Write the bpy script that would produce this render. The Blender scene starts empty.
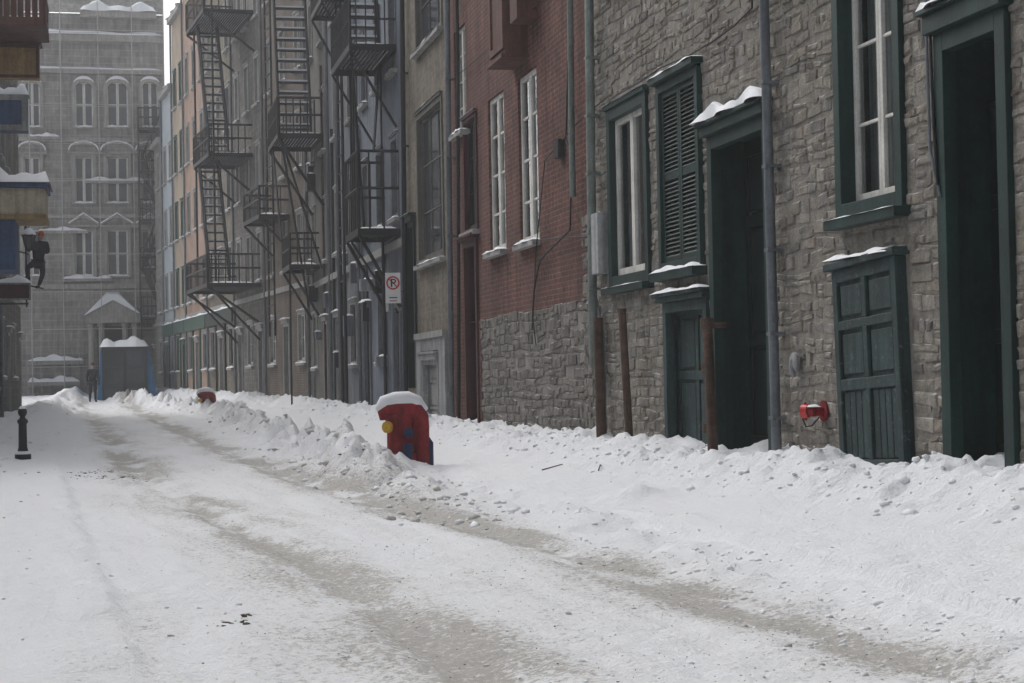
import bpy, math, random
import numpy as np
from mathutils import Matrix, Vector
random.seed(11)
R=random.uniform
F=1800.0
sc=bpy.context.scene
# ------------------------------------------------------------------ camera
roll=math.radians(1.1)
vx,vy=-395.0,-44.0
c_,s_=math.cos(roll),math.sin(roll)
x0=vx*c_+vy*s_; y0=-vx*s_+vy*c_
pitch=math.atan(-y0/F); yaw=math.atan(-x0/F*math.cos(pitch))
CM=Matrix.Rotation(-yaw,4,'Z')@Matrix.Rotation(math.radians(90)+pitch,4,'X')@Matrix.Rotation(-roll,4,'Z')
cam=bpy.data.cameras.new('camera'); co=bpy.data.objects.new('camera',cam); sc.collection.objects.link(co)
co.matrix_world=CM; cam.sensor_width=36; cam.lens=F*36/1024; cam.clip_end=2000; cam.clip_start=.05
sc.camera=co
# survey helper: where a sight line meets a facade plane -> metres along / up the facade
def on(fac,px,py,off=0.0):
    d=CM.to_3x3()@Vector(((px-512)/F,(341.5-py)/F,-1))
    inv=fac.inverted(); o=inv@Vector((0,0,0)); d=inv.to_3x3()@d
    t=(off-o.y)/d.y
    p=o+d*t
    return p.x,p.z
def rect(fac,xl,xr,yt,yb,off=0.0):
    xm=(xl+xr)/2; ym=(yt+yb)/2
    a=on(fac,xl,ym,off)[0]; b=on(fac,xr,ym,off)[0]
    return min(a,b),max(a,b),on(fac,xm,yb,off)[1],on(fac,xm,yt,off)[1]
# ------------------------------------------------------------------ materials
def nt(name):
    m=bpy.data.materials.new(name); m.use_nodes=True; t=m.node_tree
    return m,t,t.nodes['Principled BSDF']
def N(t,k,**kw):
    n=t.nodes.new(k)
    for a,b in kw.items(): setattr(n,a,b)
    return n
def L(t,a,b): t.links.new(a,b)
def noise_(t,vec,scale,detail=3,rough=.6):
    n=N(t,'ShaderNodeTexNoise'); n.inputs['Scale'].default_value=scale; n.inputs['Detail'].default_value=detail; n.inputs['Roughness'].default_value=rough
    L(t,vec,n.inputs['Vector']); return n.outputs['Fac']
def mr(t,val,a,b,c,d):
    n=N(t,'ShaderNodeMapRange'); L(t,val,n.inputs['Value'])
    for i,v in zip((1,2,3,4),(a,b,c,d)): n.inputs[i].default_value=v
    return n.outputs[0]
def mul(t,a,b):
    n=N(t,'ShaderNodeMath',operation='MULTIPLY'); L(t,a,n.inputs[0])
    if isinstance(b,(int,float)): n.inputs[1].default_value=b
    else: L(t,b,n.inputs[1])
    return n.outputs[0]
def mixc(t,fac,a,b,mode='MIX'):
    n=N(t,'ShaderNodeMix',data_type='RGBA',blend_type=mode)
    for s,v in ((n.inputs[0],fac),(n.inputs[6],a),(n.inputs[7],b)):
        if isinstance(v,(int,float)): s.default_value=v
        elif isinstance(v,tuple): s.default_value=(v[0],v[1],v[2],1)
        else: L(t,v,s)
    return n.outputs[2]
def vscale(t,vec,s):
    n=N(t,'ShaderNodeVectorMath',operation='MULTIPLY'); L(t,vec,n.inputs[0]); n.inputs[1].default_value=s; return n.outputs[0]
def M(name,col,rough=.8,var=.3,scale=2.5,bump=.3,bscale=40,metal=0,attr=False,streak=.0,spec=.3,dust=0.0,bdist=.01,peel=None):
    m,t,p=nt(name)
    tc=N(t,'ShaderNodeTexCoord').outputs['Object']
    a=mr(t,noise_(t,tc,scale,4,.65),.3,.7,1-var,1+var)
    if var>.12:
        a=mul(t,a,mr(t,noise_(t,tc,scale*9,3),.3,.7,1-var*.6,1+var*.6))
    f=a
    if streak:
        s=mr(t,noise_(t,vscale(t,tc,(5,5,.35)),2.0,3,.6),.35,.65,1-streak,1+streak*.4); f=mul(t,f,s)
    comb=N(t,'ShaderNodeCombineXYZ')
    for i in range(3): L(t,f,comb.inputs[i])
    c=mixc(t,1.0,comb.outputs[0],col,'MULTIPLY')
    if attr:
        at=N(t,'ShaderNodeAttribute',attribute_name='Col'); c=mixc(t,1.0,c,at.outputs['Color'],'MULTIPLY')
        c=mixc(t,mr(t,noise_(t,tc,2.3,5,.75),.50,.60,0,.5),c,(.25,.235,.21))
    if peel:
        pf=mr(t,noise_(t,tc,peel[1],5,.75),peel[2],peel[2]+.03,0,1); c=mixc(t,pf,c,peel[0])
    if dust:
        g=N(t,'ShaderNodeNewGeometry'); sx=N(t,'ShaderNodeSeparateXYZ'); L(t,g.outputs['Normal'],sx.inputs[0])
        d=mr(t,sx.outputs['Z'],.3,.7,0,dust)
        d=mul(t,d,mr(t,noise_(t,tc,7,3),.48,.58,0,1))
        c=mixc(t,d,c,(.75,.77,.80))
    L(t,c,p.inputs['Base Color'])
    p.inputs['Roughness'].default_value=rough; p.inputs['Metallic'].default_value=metal
    p.inputs['Specular IOR Level'].default_value=spec
    if bump:
        bn=N(t,'ShaderNodeBump'); bn.inputs['Strength'].default_value=bump; bn.inputs['Distance'].default_value=bdist
        L(t,noise_(t,tc,bscale,4,.7),bn.inputs['Height']); L(t,bn.outputs[0],p.inputs['Normal'])
    return m
def brickM(name,c1,c2,mort,bw,bh,ms,var=.3,bump=.5,distort=.02,streak=.25,blot=None):
    m,t,p=nt(name)
    tc=N(t,'ShaderNodeTexCoord').outputs['Object']
    sx=N(t,'ShaderNodeSeparateXYZ'); L(t,tc,sx.inputs[0])
    ad=N(t,'ShaderNodeMath',operation='ADD'); L(t,sx.outputs[0],ad.inputs[0]); L(t,sx.outputs[1],ad.inputs[1])
    cb=N(t,'ShaderNodeCombineXYZ'); L(t,ad.outputs[0],cb.inputs[0]); L(t,sx.outputs[2],cb.inputs[1])
    dn=N(t,'ShaderNodeTexNoise'); dn.inputs['Scale'].default_value=1.5/bw; dn.inputs['Detail'].default_value=2; L(t,tc,dn.inputs['Vector'])
    sb=N(t,'ShaderNodeVectorMath',operation='SUBTRACT'); L(t,dn.outputs['Color'],sb.inputs[0]); sb.inputs[1].default_value=(.5,.5,.5)
    ma=N(t,'ShaderNodeVectorMath',operation='MULTIPLY_ADD'); L(t,sb.outputs[0],ma.inputs[0]); ma.inputs[1].default_value=(distort*3,distort,0); L(t,cb.outputs[0],ma.inputs[2])
    br=N(t,'ShaderNodeTexBrick'); L(t,ma.outputs[0],br.inputs['Vector'])
    br.inputs['Color1'].default_value=(*c1,1); br.inputs['Color2'].default_value=(*c2,1); br.inputs['Mortar'].default_value=(*mort,1)
    br.inputs['Scale'].default_value=1; br.inputs['Brick Width'].default_value=bw; br.inputs['Row Height'].default_value=bh
    br.inputs['Mortar Size'].default_value=ms; br.inputs['Mortar Smooth'].default_value=.3
    f=mul(t,mr(t,noise_(t,tc,1.1,4,.65),.3,.7,1-var,1+var),mr(t,noise_(t,tc,2.2/bw,3),.3,.7,1-var,1+var))
    f=mul(t,f,mr(t,noise_(t,vscale(t,tc,(4,4,.3)),1.5,3),.35,.65,1-streak,1+streak*.5))
    cc=N(t,'ShaderNodeCombineXYZ')
    for i in range(3): L(t,f,cc.inputs[i])
    c=mixc(t,1.0,br.outputs['Color'],cc.outputs[0],'MULTIPLY')
    if blot: c=mixc(t,mr(t,noise_(t,tc,.9,5,.7),.50,.7,0,.6),c,blot)
    L(t,c,p.inputs['Base Color']); p.inputs['Roughness'].default_value=.9; p.inputs['Specular IOR Level'].default_value=.2
    if bump:
        bn=N(t,'ShaderNodeBump'); bn.inputs['Strength'].default_value=bump; bn.inputs['Distance'].default_value=.012; bn.invert=True
        L(t,br.outputs['Fac'],bn.inputs['Height']); L(t,bn.outputs[0],p.inputs['Normal'])
    return m
SNOW=M('snow',(.76,.775,.80),.9,.04,3,.3,30,bdist=.02,spec=.2)
STONE=M('rubble_stone',(1.05,1.05,1.06),.92,.32,7,1.0,30,attr=True,streak=.2,bdist=.025,spec=.12,dust=.35)
MORT=M('mortar',(.22,.205,.18),.95,.3,3,.8,50,streak=.25,bdist=.02)
MORT2=M('mortar_pale',(.22,.208,.19),.95,.3,3,.8,50,streak=.2)
BRICK=brickM('red_brick',(.135,.048,.037),(.088,.036,.029),(.135,.10,.085),.21,.07,.009,.35,.5,.006,.4,blot=(.11,.07,.058))
GBRICK=brickM('tan_brick',(.19,.16,.12),(.14,.125,.10),(.175,.155,.135),.3,.1,.012,.3)
GSTONE=brickM('ashlar_grey',(.27,.258,.245),(.21,.202,.193),(.31,.30,.29),.75,.34,.025,.18,.3,.02)  # lightened for the end building: distance haze put into the stone colour
DSTONE=brickM('dark_ashlar',(.15,.14,.128),(.115,.107,.10),(.18,.17,.155),.5,.22,.02,.3)
LBRICK=brickM('brown_brick',(.14,.105,.082),(.105,.082,.07),(.17,.15,.13),.22,.075,.01,.3,0)
GREEN=M('green_paint',(.0075,.029,.025),.5,.4,2,.3,50,streak=.35,spec=.35,peel=((.045,.065,.06),14,.67))
TEAL=M('teal_door_paint',(.021,.042,.042),.6,.4,3,.4,60,streak=.5,peel=((.085,.10,.10),18,.61))
DGREEN=M('dark_green_door',(.006,.016,.014),.5,.3,3,.2,50,streak=.3)
WHITE=M('white_sash',(.60,.59,.55),.6,.15,4,.2,60,streak=.2)
STEEL=M('galvanised_pipe',(.14,.155,.17),.5,.25,3,.1,60,metal=.2,streak=.25)
GPIPE=M('green_grey_pipe',(.16,.19,.175),.55,.3,3,.1,60,streak=.35)
RUST=M('rusty_iron',(.085,.052,.038),.85,.5,8,.6,60,streak=.35)
IRON=M('black_iron',(.013,.013,.016),.65,.35,6,0)
REDP=M('red_paint',(.20,.012,.016),.7,.4,8,.4,40,streak=.35,spec=.2)
REDD=M('dark_red_door',(.06,.015,.016),.6,.3,3,.2,50,streak=.3)
YEL=M('yellow_paint',(.50,.30,.03),.7,.3,8,.1,40)
BLUEP=M('blue_paint',(.015,.028,.08),.7,.3,5,.1,40)
BLUES=M('faded_blue_paint',(.04,.08,.18),.6,.3,5,.1,40,streak=.3)
DWOOD=M('brown_wood',(.095,.038,.027),.65,.35,3,.3,30,streak=.4)
OWOOD=M('ochre_wood',(.30,.20,.085),.7,.3,3,.3,30,streak=.3)
BEIGE=M('beige_board',(.42,.37,.28),.7,.2,3,.2,30,streak=.3)
GREYP=M('grey_panel',(.28,.285,.29),.75,.25,2,.2,30,streak=.35)
BLUEG=M('bluegrey_stucco',(.145,.168,.205),.85,.25,1.2,.5,20,streak=.35,peel=((.085,.09,.10),2.5,.63))
LILAC=M('lilac_stucco',(.165,.175,.195),.85,.25,1.2,.5,20,streak=.35)
OLIVE=M('olive_stucco',(.125,.12,.105),.85,.25,1.2,.5,20,streak=.35)
PEACH=M('peach_stucco',(.36,.25,.195),.85,.2,1.2,0,streak=.3)
OCHRE=M('ochre_stucco',(.38,.31,.24),.85,.2,1.2,0,streak=.3)
PALEB=M('pale_blue_stucco',(.38,.43,.46),.85,.12,1.2,0,streak=.2)
TRIMG=M('grey_trim',(.31,.305,.295),.7,.2,3,.2,30,streak=.25)
TRIMH=M('stone_trim',(.31,.298,.282),.85,.2,3,.2,30,streak=.25)
GRNSHOP=M('shop_green',(.04,.09,.07),.6,.2,2,0,streak=.2)
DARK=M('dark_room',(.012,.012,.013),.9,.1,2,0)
CURT=M('curtain',(.60,.60,.58),.9,.15,3,.3,15,streak=.3)
BRCURT=M('brown_blind',(.24,.17,.13),.9,.25,3,.3,15,streak=.4)
BLK=M('black_rubber',(.02,.02,.02),.6,.1,5,0)
SKIN=M('skin',(.45,.27,.2),.6,.1,8,0)
COAT=M('dark_coat',(.016,.018,.024),.85,.3,8,0)
JEAN=M('dark_trousers',(.016,.018,.028),.9,.3,8,0)
HATM=M('dark_knit_hat',(.04,.035,.04),.95,.3,20,0)
ORNG=M('orange_cloth',(.50,.11,.03),.85,.2,8,0)
GRAV=M('gravel',(.09,.078,.062),.95,.4,8,0)
DSNOW=M('dirty_snow',(.52,.51,.49),.95,.3,9,.3,40)
SIGNW=M('sign_white',(.72,.72,.72),.45,.08,4,0)
REDLENS=M('red_cap',(.50,.025,.02),.3,.1,8,.05,30,spec=.6)
FARIRON=M('far_hazed_iron',(.035,.036,.04),.7,.3,6,0)  # paler version of the black iron, distance haze mixed into its colour
SCAF=M('scaffold_tube',(.36,.355,.35),.6,.1,4,0)
TARP=M('blue_tarp',(.06,.18,.34),.6,.2,3,.5,8,streak=.2)
def glassM(name,tr,tint):
    m,t,p=nt(name); t.nodes.remove(p)
    out=t.nodes['Material Output']
    g=N(t,'ShaderNodeBsdfGlossy'); g.inputs['Roughness'].default_value=.06; g.inputs['Color'].default_value=(.9,.93,.95,1)
    T=N(t,'ShaderNodeBsdfTransparent'); T.inputs['Color'].default_value=(*tint,1)
    fr=N(t,'ShaderNodeFresnel'); fr.inputs['IOR'].default_value=1.7
    tc=N(t,'ShaderNodeTexCoord').outputs['Object']
    bn=N(t,'ShaderNodeBump'); bn.inputs['Strength'].default_value=.25; bn.inputs['Distance'].default_value=.01; L(t,noise_(t,tc,3.5,2),bn.inputs['Height'])
    L(t,bn.outputs[0],g.inputs['Normal'])
    mx=N(t,'ShaderNodeMixShader'); ad=N(t,'ShaderNodeMath',operation='ADD'); L(t,fr.outputs[0],ad.inputs[0]); ad.inputs[1].default_value=tr; ad.use_clamp=True
    L(t,ad.outputs[0],mx.inputs[0]); L(t,T.outputs[0],mx.inputs[1]); L(t,g.outputs[0],mx.inputs[2]); L(t,mx.outputs[0],out.inputs[0]); return m
GLASS=glassM('window_glass',.12,(.85,.9,.9))
FGLASS=M('far_glass',(.035,.04,.05),.12,.4,.8,0,spec=.7)
HGLASS=M('haze_tinted_glass',(.065,.07,.08),.25,.3,.8,0,spec=.6)  # far glass made paler, with the haze of distance painted into it
# ------------------------------------------------------------------ mesh builder
class MB:
    def __init__(s): s.v=[];s.f=[];s.m=[];s.mats=[];s.col=[]
    def mi(s,mat):
        if mat not in s.mats: s.mats.append(mat)
        return s.mats.index(mat)
    def face(s,pts,mat,col=None):
        n=len(s.v); s.v+= [tuple(p) for p in pts]; s.f.append(tuple(range(n,n+len(pts)))); s.m.append(s.mi(mat)); s.col.append(col)
    def mesh(s,vs,fs,mat,col=None):
        n=len(s.v); s.v+=[tuple(p) for p in vs]; k=s.mi(mat)
        for f in fs: s.f.append(tuple(n+i for i in f)); s.m.append(k); s.col.append(col)
    def box(s,x0,x1,y0,y1,z0,z1,mat,X=None,col=None):
        if x0>x1:x0,x1=x1,x0
        if y0>y1:y0,y1=y1,y0
        if z0>z1:z0,z1=z1,z0
        vs=[Vector(p) for p in ((x0,y0,z0),(x1,y0,z0),(x1,y1,z0),(x0,y1,z0),(x0,y0,z1),(x1,y0,z1),(x1,y1,z1),(x0,y1,z1))]
        if X: vs=[X@p for p in vs]
        s.mesh(vs,[(0,3,2,1),(4,5,6,7),(0,1,5,4),(1,2,6,5),(2,3,7,6),(3,0,4,7)],mat,col)
    def tube(s,pts,r,mat,n=8,caps=True):
        pts=[Vector(p) for p in pts]; rs=r if isinstance(r,(list,tuple)) else [r]*len(pts)
        vs=[];fs=[]; up=None
        for i,p in enumerate(pts):
            d=(pts[min(i+1,len(pts)-1)]-pts[max(i-1,0)]).normalized()
            if up is None:
                up=Vector((0,0,1)) if abs(d.z)<.9 else Vector((1,0,0))
            a=d.cross(up).normalized(); b=a.cross(d).normalized(); up=b
            for k in range(n):
                q=2*math.pi*(k+.5)/n; vs.append(p+(a*math.cos(q)+b*math.sin(q))*rs[i])
        for i in range(len(pts)-1):
            for k in range(n):
                k2=(k+1)%n; fs.append((i*n+k,i*n+k2,(i+1)*n+k2,(i+1)*n+k))
        if caps: fs.append(tuple(range(n-1,-1,-1))); fs.append(tuple((len(pts)-1)*n+k for k in range(n)))
        s.mesh(vs,fs,mat)
    def lathe(s,c,prof,mat,n=20,ax=None):
        A=ax or Matrix.Identity(3)
        vs=[];fs=[]
        for r,z in prof:
            for k in range(n):
                q=2*math.pi*k/n; vs.append(Vector(c)+A@Vector((r*math.cos(q),r*math.sin(q),z)))
        for i in range(len(prof)-1):
            for k in range(n):
                k2=(k+1)%n; fs.append((i*n+k,i*n+k2,(i+1)*n+k2,(i+1)*n+k))
        fs.append(tuple(range(n-1,-1,-1))); fs.append(tuple((len(prof)-1)*n+k for k in range(n)))
        s.mesh(vs,fs,mat)
    def snow(s,x0,x1,y0,y1,z,h,nx=None,slope=0):
        if x0>x1:x0,x1=x1,x0
        nx=nx or max(6,min(30,int((x1-x0)/.08))); ny=6
        vs=[];fs=[];sd=R(0,100)
        for i in range(nx+1):
            for j in range(ny+1):
                a=i/nx;b=j/ny
                e=max(0,(1-abs(2*a-1)**5))*max(0,(1-abs(2*b-1)**3))
                hh=h*math.sqrt(e)*(.75+.25*math.sin(a*9+sd)+.15*math.sin(a*23+sd*2+b*3))
                vs.append((x0+(x1-x0)*a+R(-.004,.004),y0+(y1-y0)*b+.25*h*math.sin(a*14+sd)*(b>.9),z-.004+hh+slope*b))
        for i in range(nx):
            for j in range(ny):
                q=i*(ny+1)+j; fs.append((q,q+ny+1,q+ny+2,q+1))
        s.mesh(vs,fs,SNOW)
    def build(s,name,parent=None,mw=None,smooth=False,bevel=0):
        me=bpy.data.meshes.new(name); me.from_pydata(s.v,[],s.f)
        for m in s.mats: me.materials.append(m)
        me.polygons.foreach_set('material_index',s.m)
        if any(c is not None for c in s.col):
            at=me.color_attributes.new('Col','FLOAT_COLOR','CORNER'); arr=[]
            for f,c in zip(s.f,s.col):
                c=c or (1,1,1)
                for _ in f: arr+= [c[0],c[1],c[2],1]
            at.data.foreach_set('color',arr)
        if smooth: me.polygons.foreach_set('use_smooth',[True]*len(s.f))
        me.update()
        o=bpy.data.objects.new(name,me); sc.collection.objects.link(o)
        if parent: o.parent=parent
        if mw: o.matrix_world=mw
        if smooth and smooth!='all':
            me.set_sharp_from_angle(angle=math.radians(40))
        if bevel:
            b=o.modifiers.new('bevel','BEVEL'); b.width=bevel; b.segments=2; b.limit_method='ANGLE'
        return o
def empty(name,mw=None):
    e=bpy.data.objects.new(name,None); sc.collection.objects.link(e); e.empty_display_size=.3
    if mw: e.matrix_world=mw
    return e
def T(x,y,z): return Matrix.Translation((x,y,z))
def RZ(d): return Matrix.Rotation(math.radians(d),4,'Z')
FR=T(5.8,0,0)@RZ(90)
BA=math.degrees(math.atan2(3.4,35.0))
FB=T(5.8,55,0)@RZ(90+BA)
FE=T(0,95,0)@RZ(180)
FL=T(-3.1,0,0)@RZ(-90)
# ------------------------------------------------------------------ building helpers
class Building:
    def __init__(s,name,fac): s.e=empty(name,fac); s.p={}
    def part(s,n):
        if n not in s.p: s.p[n]=MB()
        return s.p[n]
    def done(s,bevel={}):
        for n,mb in s.p.items():
            if mb.f: mb.build(n,s.e,smooth=('snow' in n or 'pipe' in n),bevel=bevel.get(n,0))
def wall(b,u0,u1,v0,v1,ops,mat,depth=.3,name='walls',body=True,y=0.0,back=True,roof=True):
    mb=b.part(name)
    us=sorted({u0,u1}|{min(max(o[i],u0),u1) for o in ops for i in (0,1)})
    vs=sorted({v0,v1}|{min(max(o[i],v0),v1) for o in ops for i in (2,3)})
    for i in range(len(us)-1):
        for j in range(len(vs)-1):
            a,c=us[i],us[i+1]; d,e=vs[j],vs[j+1]
            if c-a<1e-5 or e-d<1e-5: continue
            mu,mv=(a+c)/2,(d+e)/2
            if any(o[0]<mu<o[1] and o[2]<mv<o[3] for o in ops): continue
            mb.face([(a,y,d),(a,y,e),(c,y,e),(c,y,d)],mat)
    for o in ops:
        a,c,d,e=o[:4]; d=max(d,v0); e=min(e,v1)
        if e<=d: continue
        D=-depth
        mb.face([(a,y,d),(a,D,d),(a,D,e),(a,y,e)],mat); mb.face([(c,y,d),(c,y,e),(c,D,e),(c,D,d)],mat)
        mb.face([(a,y,e),(a,D,e),(c,D,e),(c,y,e)],mat); mb.face([(a,y,d),(c,y,d),(c,D,d),(a,D,d)],mat)
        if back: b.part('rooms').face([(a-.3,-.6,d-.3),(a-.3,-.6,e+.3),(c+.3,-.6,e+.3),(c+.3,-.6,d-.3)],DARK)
    if body:
        mb.box(u0,u1,-8,-.66,v0,v1,mat)
        mb.face([(u0,y,v0),(u0,-.66,v0),(u0,-.66,v1),(u0,y,v1)],mat); mb.face([(u1,y,v0),(u1,y,v1),(u1,-.66,v1),(u1,-.66,v0)],mat)
        mb.face([(u0,y,v1),(u0,-.66,v1),(u1,-.66,v1),(u1,y,v1)],mat)
        if roof:
            b.part('cornice').box(u0,u1,-8.0,.22,v1+.003,v1+.25,TRIMG)
            b.part('roof_snow').snow(u0,u1,-7.9,.24,v1+.25,.3,nx=20)
def stones(b,u0,u1,v0,v1,ops,pal,hr=(.09,.19),wr=(.14,.48),name='rubble_stones',y=0.0,dep=(.003,.018)):
    mb=b.part(name); v=v0
    while v<v1:
        h=R(*hr); r0,r1=v,v+h; segs=[(u0,u1)]
        for o in ops:
            if o[2]<r1-.03 and o[3]>r0+.03:
                ns=[]
                for a,c in segs:
                    if o[1]<=a or o[0]>=c: ns.append((a,c)); continue
                    if o[0]>a: ns.append((a,o[0]))
                    if o[1]<c: ns.append((o[1],c))
                segs=ns
        for a,c in segs:
            u=a; ph=R(0,9)
            while u<c-.03:
                w=R(*wr)*(.6 if R(0,1)<.35 else 1)
                if u+w>c-.08: w=c-u
                col=random.choice(pal); k=R(.86,1.14); col=tuple(x*k for x in col)
                wob=.022*math.sin(u*1.7+ph)+.012*math.sin(u*5.1+ph*2)
                wob2=.022*math.sin((u+w)*1.7+ph)+.012*math.sin((u+w)*5.1+ph*2)
                subs=[(r0,r1)]
                if h>.12 and R(0,1)<.3: mid=r0+h*R(.4,.6); subs=[(r0,mid),(mid,r1)]
                for q0,q1 in subs:
                    if R(0,1)<.05: continue
                    g=R(.002,.009)
                    j=lambda s:R(-s,s)
                    o_=[(u+g+j(.014),q0+g+wob+j(.011)),(u+w-g+j(.014),q0+g+wob2+j(.011)),(u+w-g+j(.014),q1-g+wob2+j(.011)),(u+g+j(.014),q1-g+wob+j(.011))]
                    ins=min(.018,w*.15,(q1-q0)*.18); d=R(*dep)
                    i_=[(o_[0][0]+ins*R(.2,1.4),o_[0][1]+ins*R(.2,1.3)),(o_[1][0]-ins*R(.2,1.4),o_[1][1]+ins*R(.2,1.3)),(o_[2][0]-ins*R(.2,1.4),o_[2][1]-ins*R(.2,1.3)),(o_[3][0]+ins*R(.2,1.4),o_[3][1]-ins*R(.2,1.3))]
                    vs=[(p[0],y-.002,p[1]) for p in o_]+[(p[0],y+d+j(.005),p[1]) for p in i_]
                    cx=sum(p[0] for p in i_)/4; cz=sum(p[1] for p in i_)/4
                    vs.append((cx+j(w*.15),y+d+R(-.002,.008),cz+j(.01)))
                    mb.mesh(vs,[(0,4,5,1),(1,5,6,2),(2,6,7,3),(3,7,4,0),(4,8,5),(5,8,6),(6,8,7),(7,8,4)],STONE,col)
                u+=w
        v+=h
def fr(mb,u0,u1,v0,v1,t,y0,y1,mat,bt=None):
    bt=t if bt is None else bt
    mb.box(u0,u0+t,y0,y1,v0,v1,mat); mb.box(u1-t,u1,y0,y1,v0,v1,mat)
    mb.box(u0+t,u1-t,y0,y1,v1-t,v1,mat)
    if bt>0: mb.box(u0+t,u1-t,y0,y1,v0,v0+bt,mat)
def window(b,r,outer=None,sash=WHITE,ot=.09,st=.05,cols=2,rows=3,depth=.14,sill=TRIMG,sn=.06,glass=None,proud=.03,curtain=None,mt=.025,double=True,top=True):
    glass=glass or GLASS
    u0,u1,v0,v1=r; mb=b.part('windows')
    if outer:
        fr(mb,u0,u1,v0,v1,ot,-depth,proud,outer); u0+=ot;u1-=ot;v0+=ot;v1-=ot
        mb.box(u0-ot-.03,u1+ot+.03,-.02,proud+.03,v1+ot+.002,v1+ot+.06,outer)
        if top: b.part('snow_caps').snow(u0-ot-.03,u1+ot+.03,-.02,proud+.05,v1+ot+.062,sn*.6)
    y=-depth
    halves=[(u0,u1)] if cols<2 or not double else [(u0,(u0+u1)/2-.001),((u0+u1)/2+.001,u1)]
    for a,c in halves:
        fr(mb,a,c,v0,v1,st,y,y+.05,sash,st*1.5)
        b.part('glass').face([(a+st,y+.015,v0+st),(a+st,y+.015,v1-st),(c-st,y+.015,v1-st),(c-st,y+.015,v0+st)],glass)
        for k in range(1,rows):
            z=v0+(v1-v0)*k/rows; mb.box(a+st,c-st,y+.005,y+.035,z-mt/2,z+mt/2,sash)
        n=cols//len(halves)
        for k in range(1,n):
            x=a+(c-a)*k/n; mb.box(x-mt/2,x+mt/2,y+.007,y+.033,v0+st*1.5,v1-st,sash)
    for (m,f0,f1,g0,g1) in (curtain or []):
        n=24; vs=[];fs=[]
        for i in range(n+1):
            uu=u0+(u1-u0)*(f0+(f1-f0)*i/n); yy=y-.09+.02*math.sin(i*1.7)
            vs+=[(uu,yy,v0+(v1-v0)*g0),(uu,yy,v0+(v1-v0)*g1)]
        for i in range(n): fs.append((2*i,2*i+2,2*i+3,2*i+1))
        b.part('curtains').mesh(vs,fs,m)
    if sill:
        o=ot if outer else 0
        mb.box(u0-o-.05,u1+o+.05,-.05,proud+.09,v0-o-.08,v0-o-.002,sill)
        if sn: b.part('snow_caps').snow(u0-o-.05,u1+o+.05,-.02,proud+.10,v0-o,sn)
def door(b,r,frame,leaf,depth=.3,ft=.1,panels=((.06,.34),(.38,.72),(.76,.95)),pc=2,transom=0,cap=.12,proud=.05,snow=.1,part='doors'):
    u0,u1,v0,v1=r; mb=b.part(part)
    fr(mb,u0,u1,v0,v1,ft,-.05,proud,frame,0)
    fr(mb,u0+.001,u1-.001,v0,v1-.001,.04,-depth-.06,-.051,frame,0)
    mb.box(u0-.05,u1+.05,-.02,proud+.06,v1+.002,v1+cap,frame)
    mb.box(u0-.08,u1+.08,-.02,proud+.10,v1+cap+.001,v1+cap+.04,frame)
    if snow: b.part('snow_caps').snow(u0-.08,u1+.08,-.02,proud+.12,v1+cap+.04,snow)
    a,c=u0+.045,u1-.045; t1=v1-.045
    if transom:
        z=t1-transom; mb.box(a,c,-depth-.05,-depth+.03,z-.05,z,frame)
        b.part('glass').face([(a,-depth-.02,z),(a,-depth-.02,t1),(c,-depth-.02,t1),(c,-depth-.02,z)],GLASS); t1=z-.052
        mb.box((a+c)/2-.015,(a+c)/2+.015,-depth-.03,-depth+.01,z,v1-.045,frame)
    mb.box(a,c,-depth-.07,-depth-.02,v0,t1,leaf)
    H=t1-v0; W=c-a; st=.1
    zs=[0]+[x for p in panels for x in p]+[1]
    for k in range(0,len(zs),2): mb.box(a,c,-depth-.02,-depth+.012,v0+H*zs[k],v0+H*zs[k+1],leaf)
    for p in panels:
        g0=v0+H*p[0]+.001;g1=v0+H*p[1]-.001
        for q in range(pc+1):
            x=a+(W-st)*q/pc; mb.box(x,x+st,-depth-.02,-depth+.010,g0,g1,leaf)
        for q in range(pc):
            x=a+(W-st)*q/pc+st+.035; x2=a+(W-st)*(q+1)/pc-.035
            if x2>x+.02: mb.box(x,x2,-depth-.02,-depth+.004,g0+.035,g1-.035,leaf)
    mb.tube([(u0+.16,-depth+.01,v0+H*.45),(u0+.16,-depth+.06,v0+H*.45)],.022,IRON)
palA=[(.225,.205,.175),(.20,.185,.16),(.24,.222,.192),(.185,.171,.15),(.22,.203,.172),(.235,.212,.175),(.155,.145,.13),(.27,.25,.22),(.21,.184,.152),(.195,.185,.17)]
palB=[(.18,.168,.15),(.155,.145,.132),(.20,.188,.17),(.13,.122,.112),(.17,.155,.138)]
# ================================================================== stone house (nearest)
A=Building('stone_house',FR)
W1=rect(FR,838,905,-62,214); D1=rect(FR,944,1016,18,468); D2=rect(FR,714,775,124,458)
S2=rect(FR,662,704,74,270); W3=rect(FR,611,651,100,285); D3=rect(FR,668,712,300,455); HATCH=rect(FR,849,914,262,472)
uA=21.75
extra=[(-5.2,-4.0,.6,2.6),(-2.2,-1.0,.6,2.6),(1.0,2.2,.6,2.6),(4.2,5.4,.6,2.6),(7.4,8.6,.6,2.6)]+[(u,u+1.1,4.6,6.4) for u in (-5,-2,1,4.2,7.4,9.6,13,17.2,19.6)]
opsA=[W1,D1,D2,S2,W3,D3]+extra
wall(A,-8,uA,-1.7,8.2,opsA,MORT,depth=.38)
stones(A,-8,uA,-1.2,8.15,opsA+[HATCH],palA,(.055,.135),(.10,.36))
window(A,W1,GREEN,WHITE,.12,.05,cols=2,rows=3,depth=.13,sill=GREEN,sn=.015,curtain=[(CURT,.55,.98,0,1),(CURT,.02,.35,0,.5)],proud=.05)
for e in extra: window(A,e,GREEN,WHITE,.1,.05,cols=2,rows=3,sill=GREEN,depth=.13)
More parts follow.
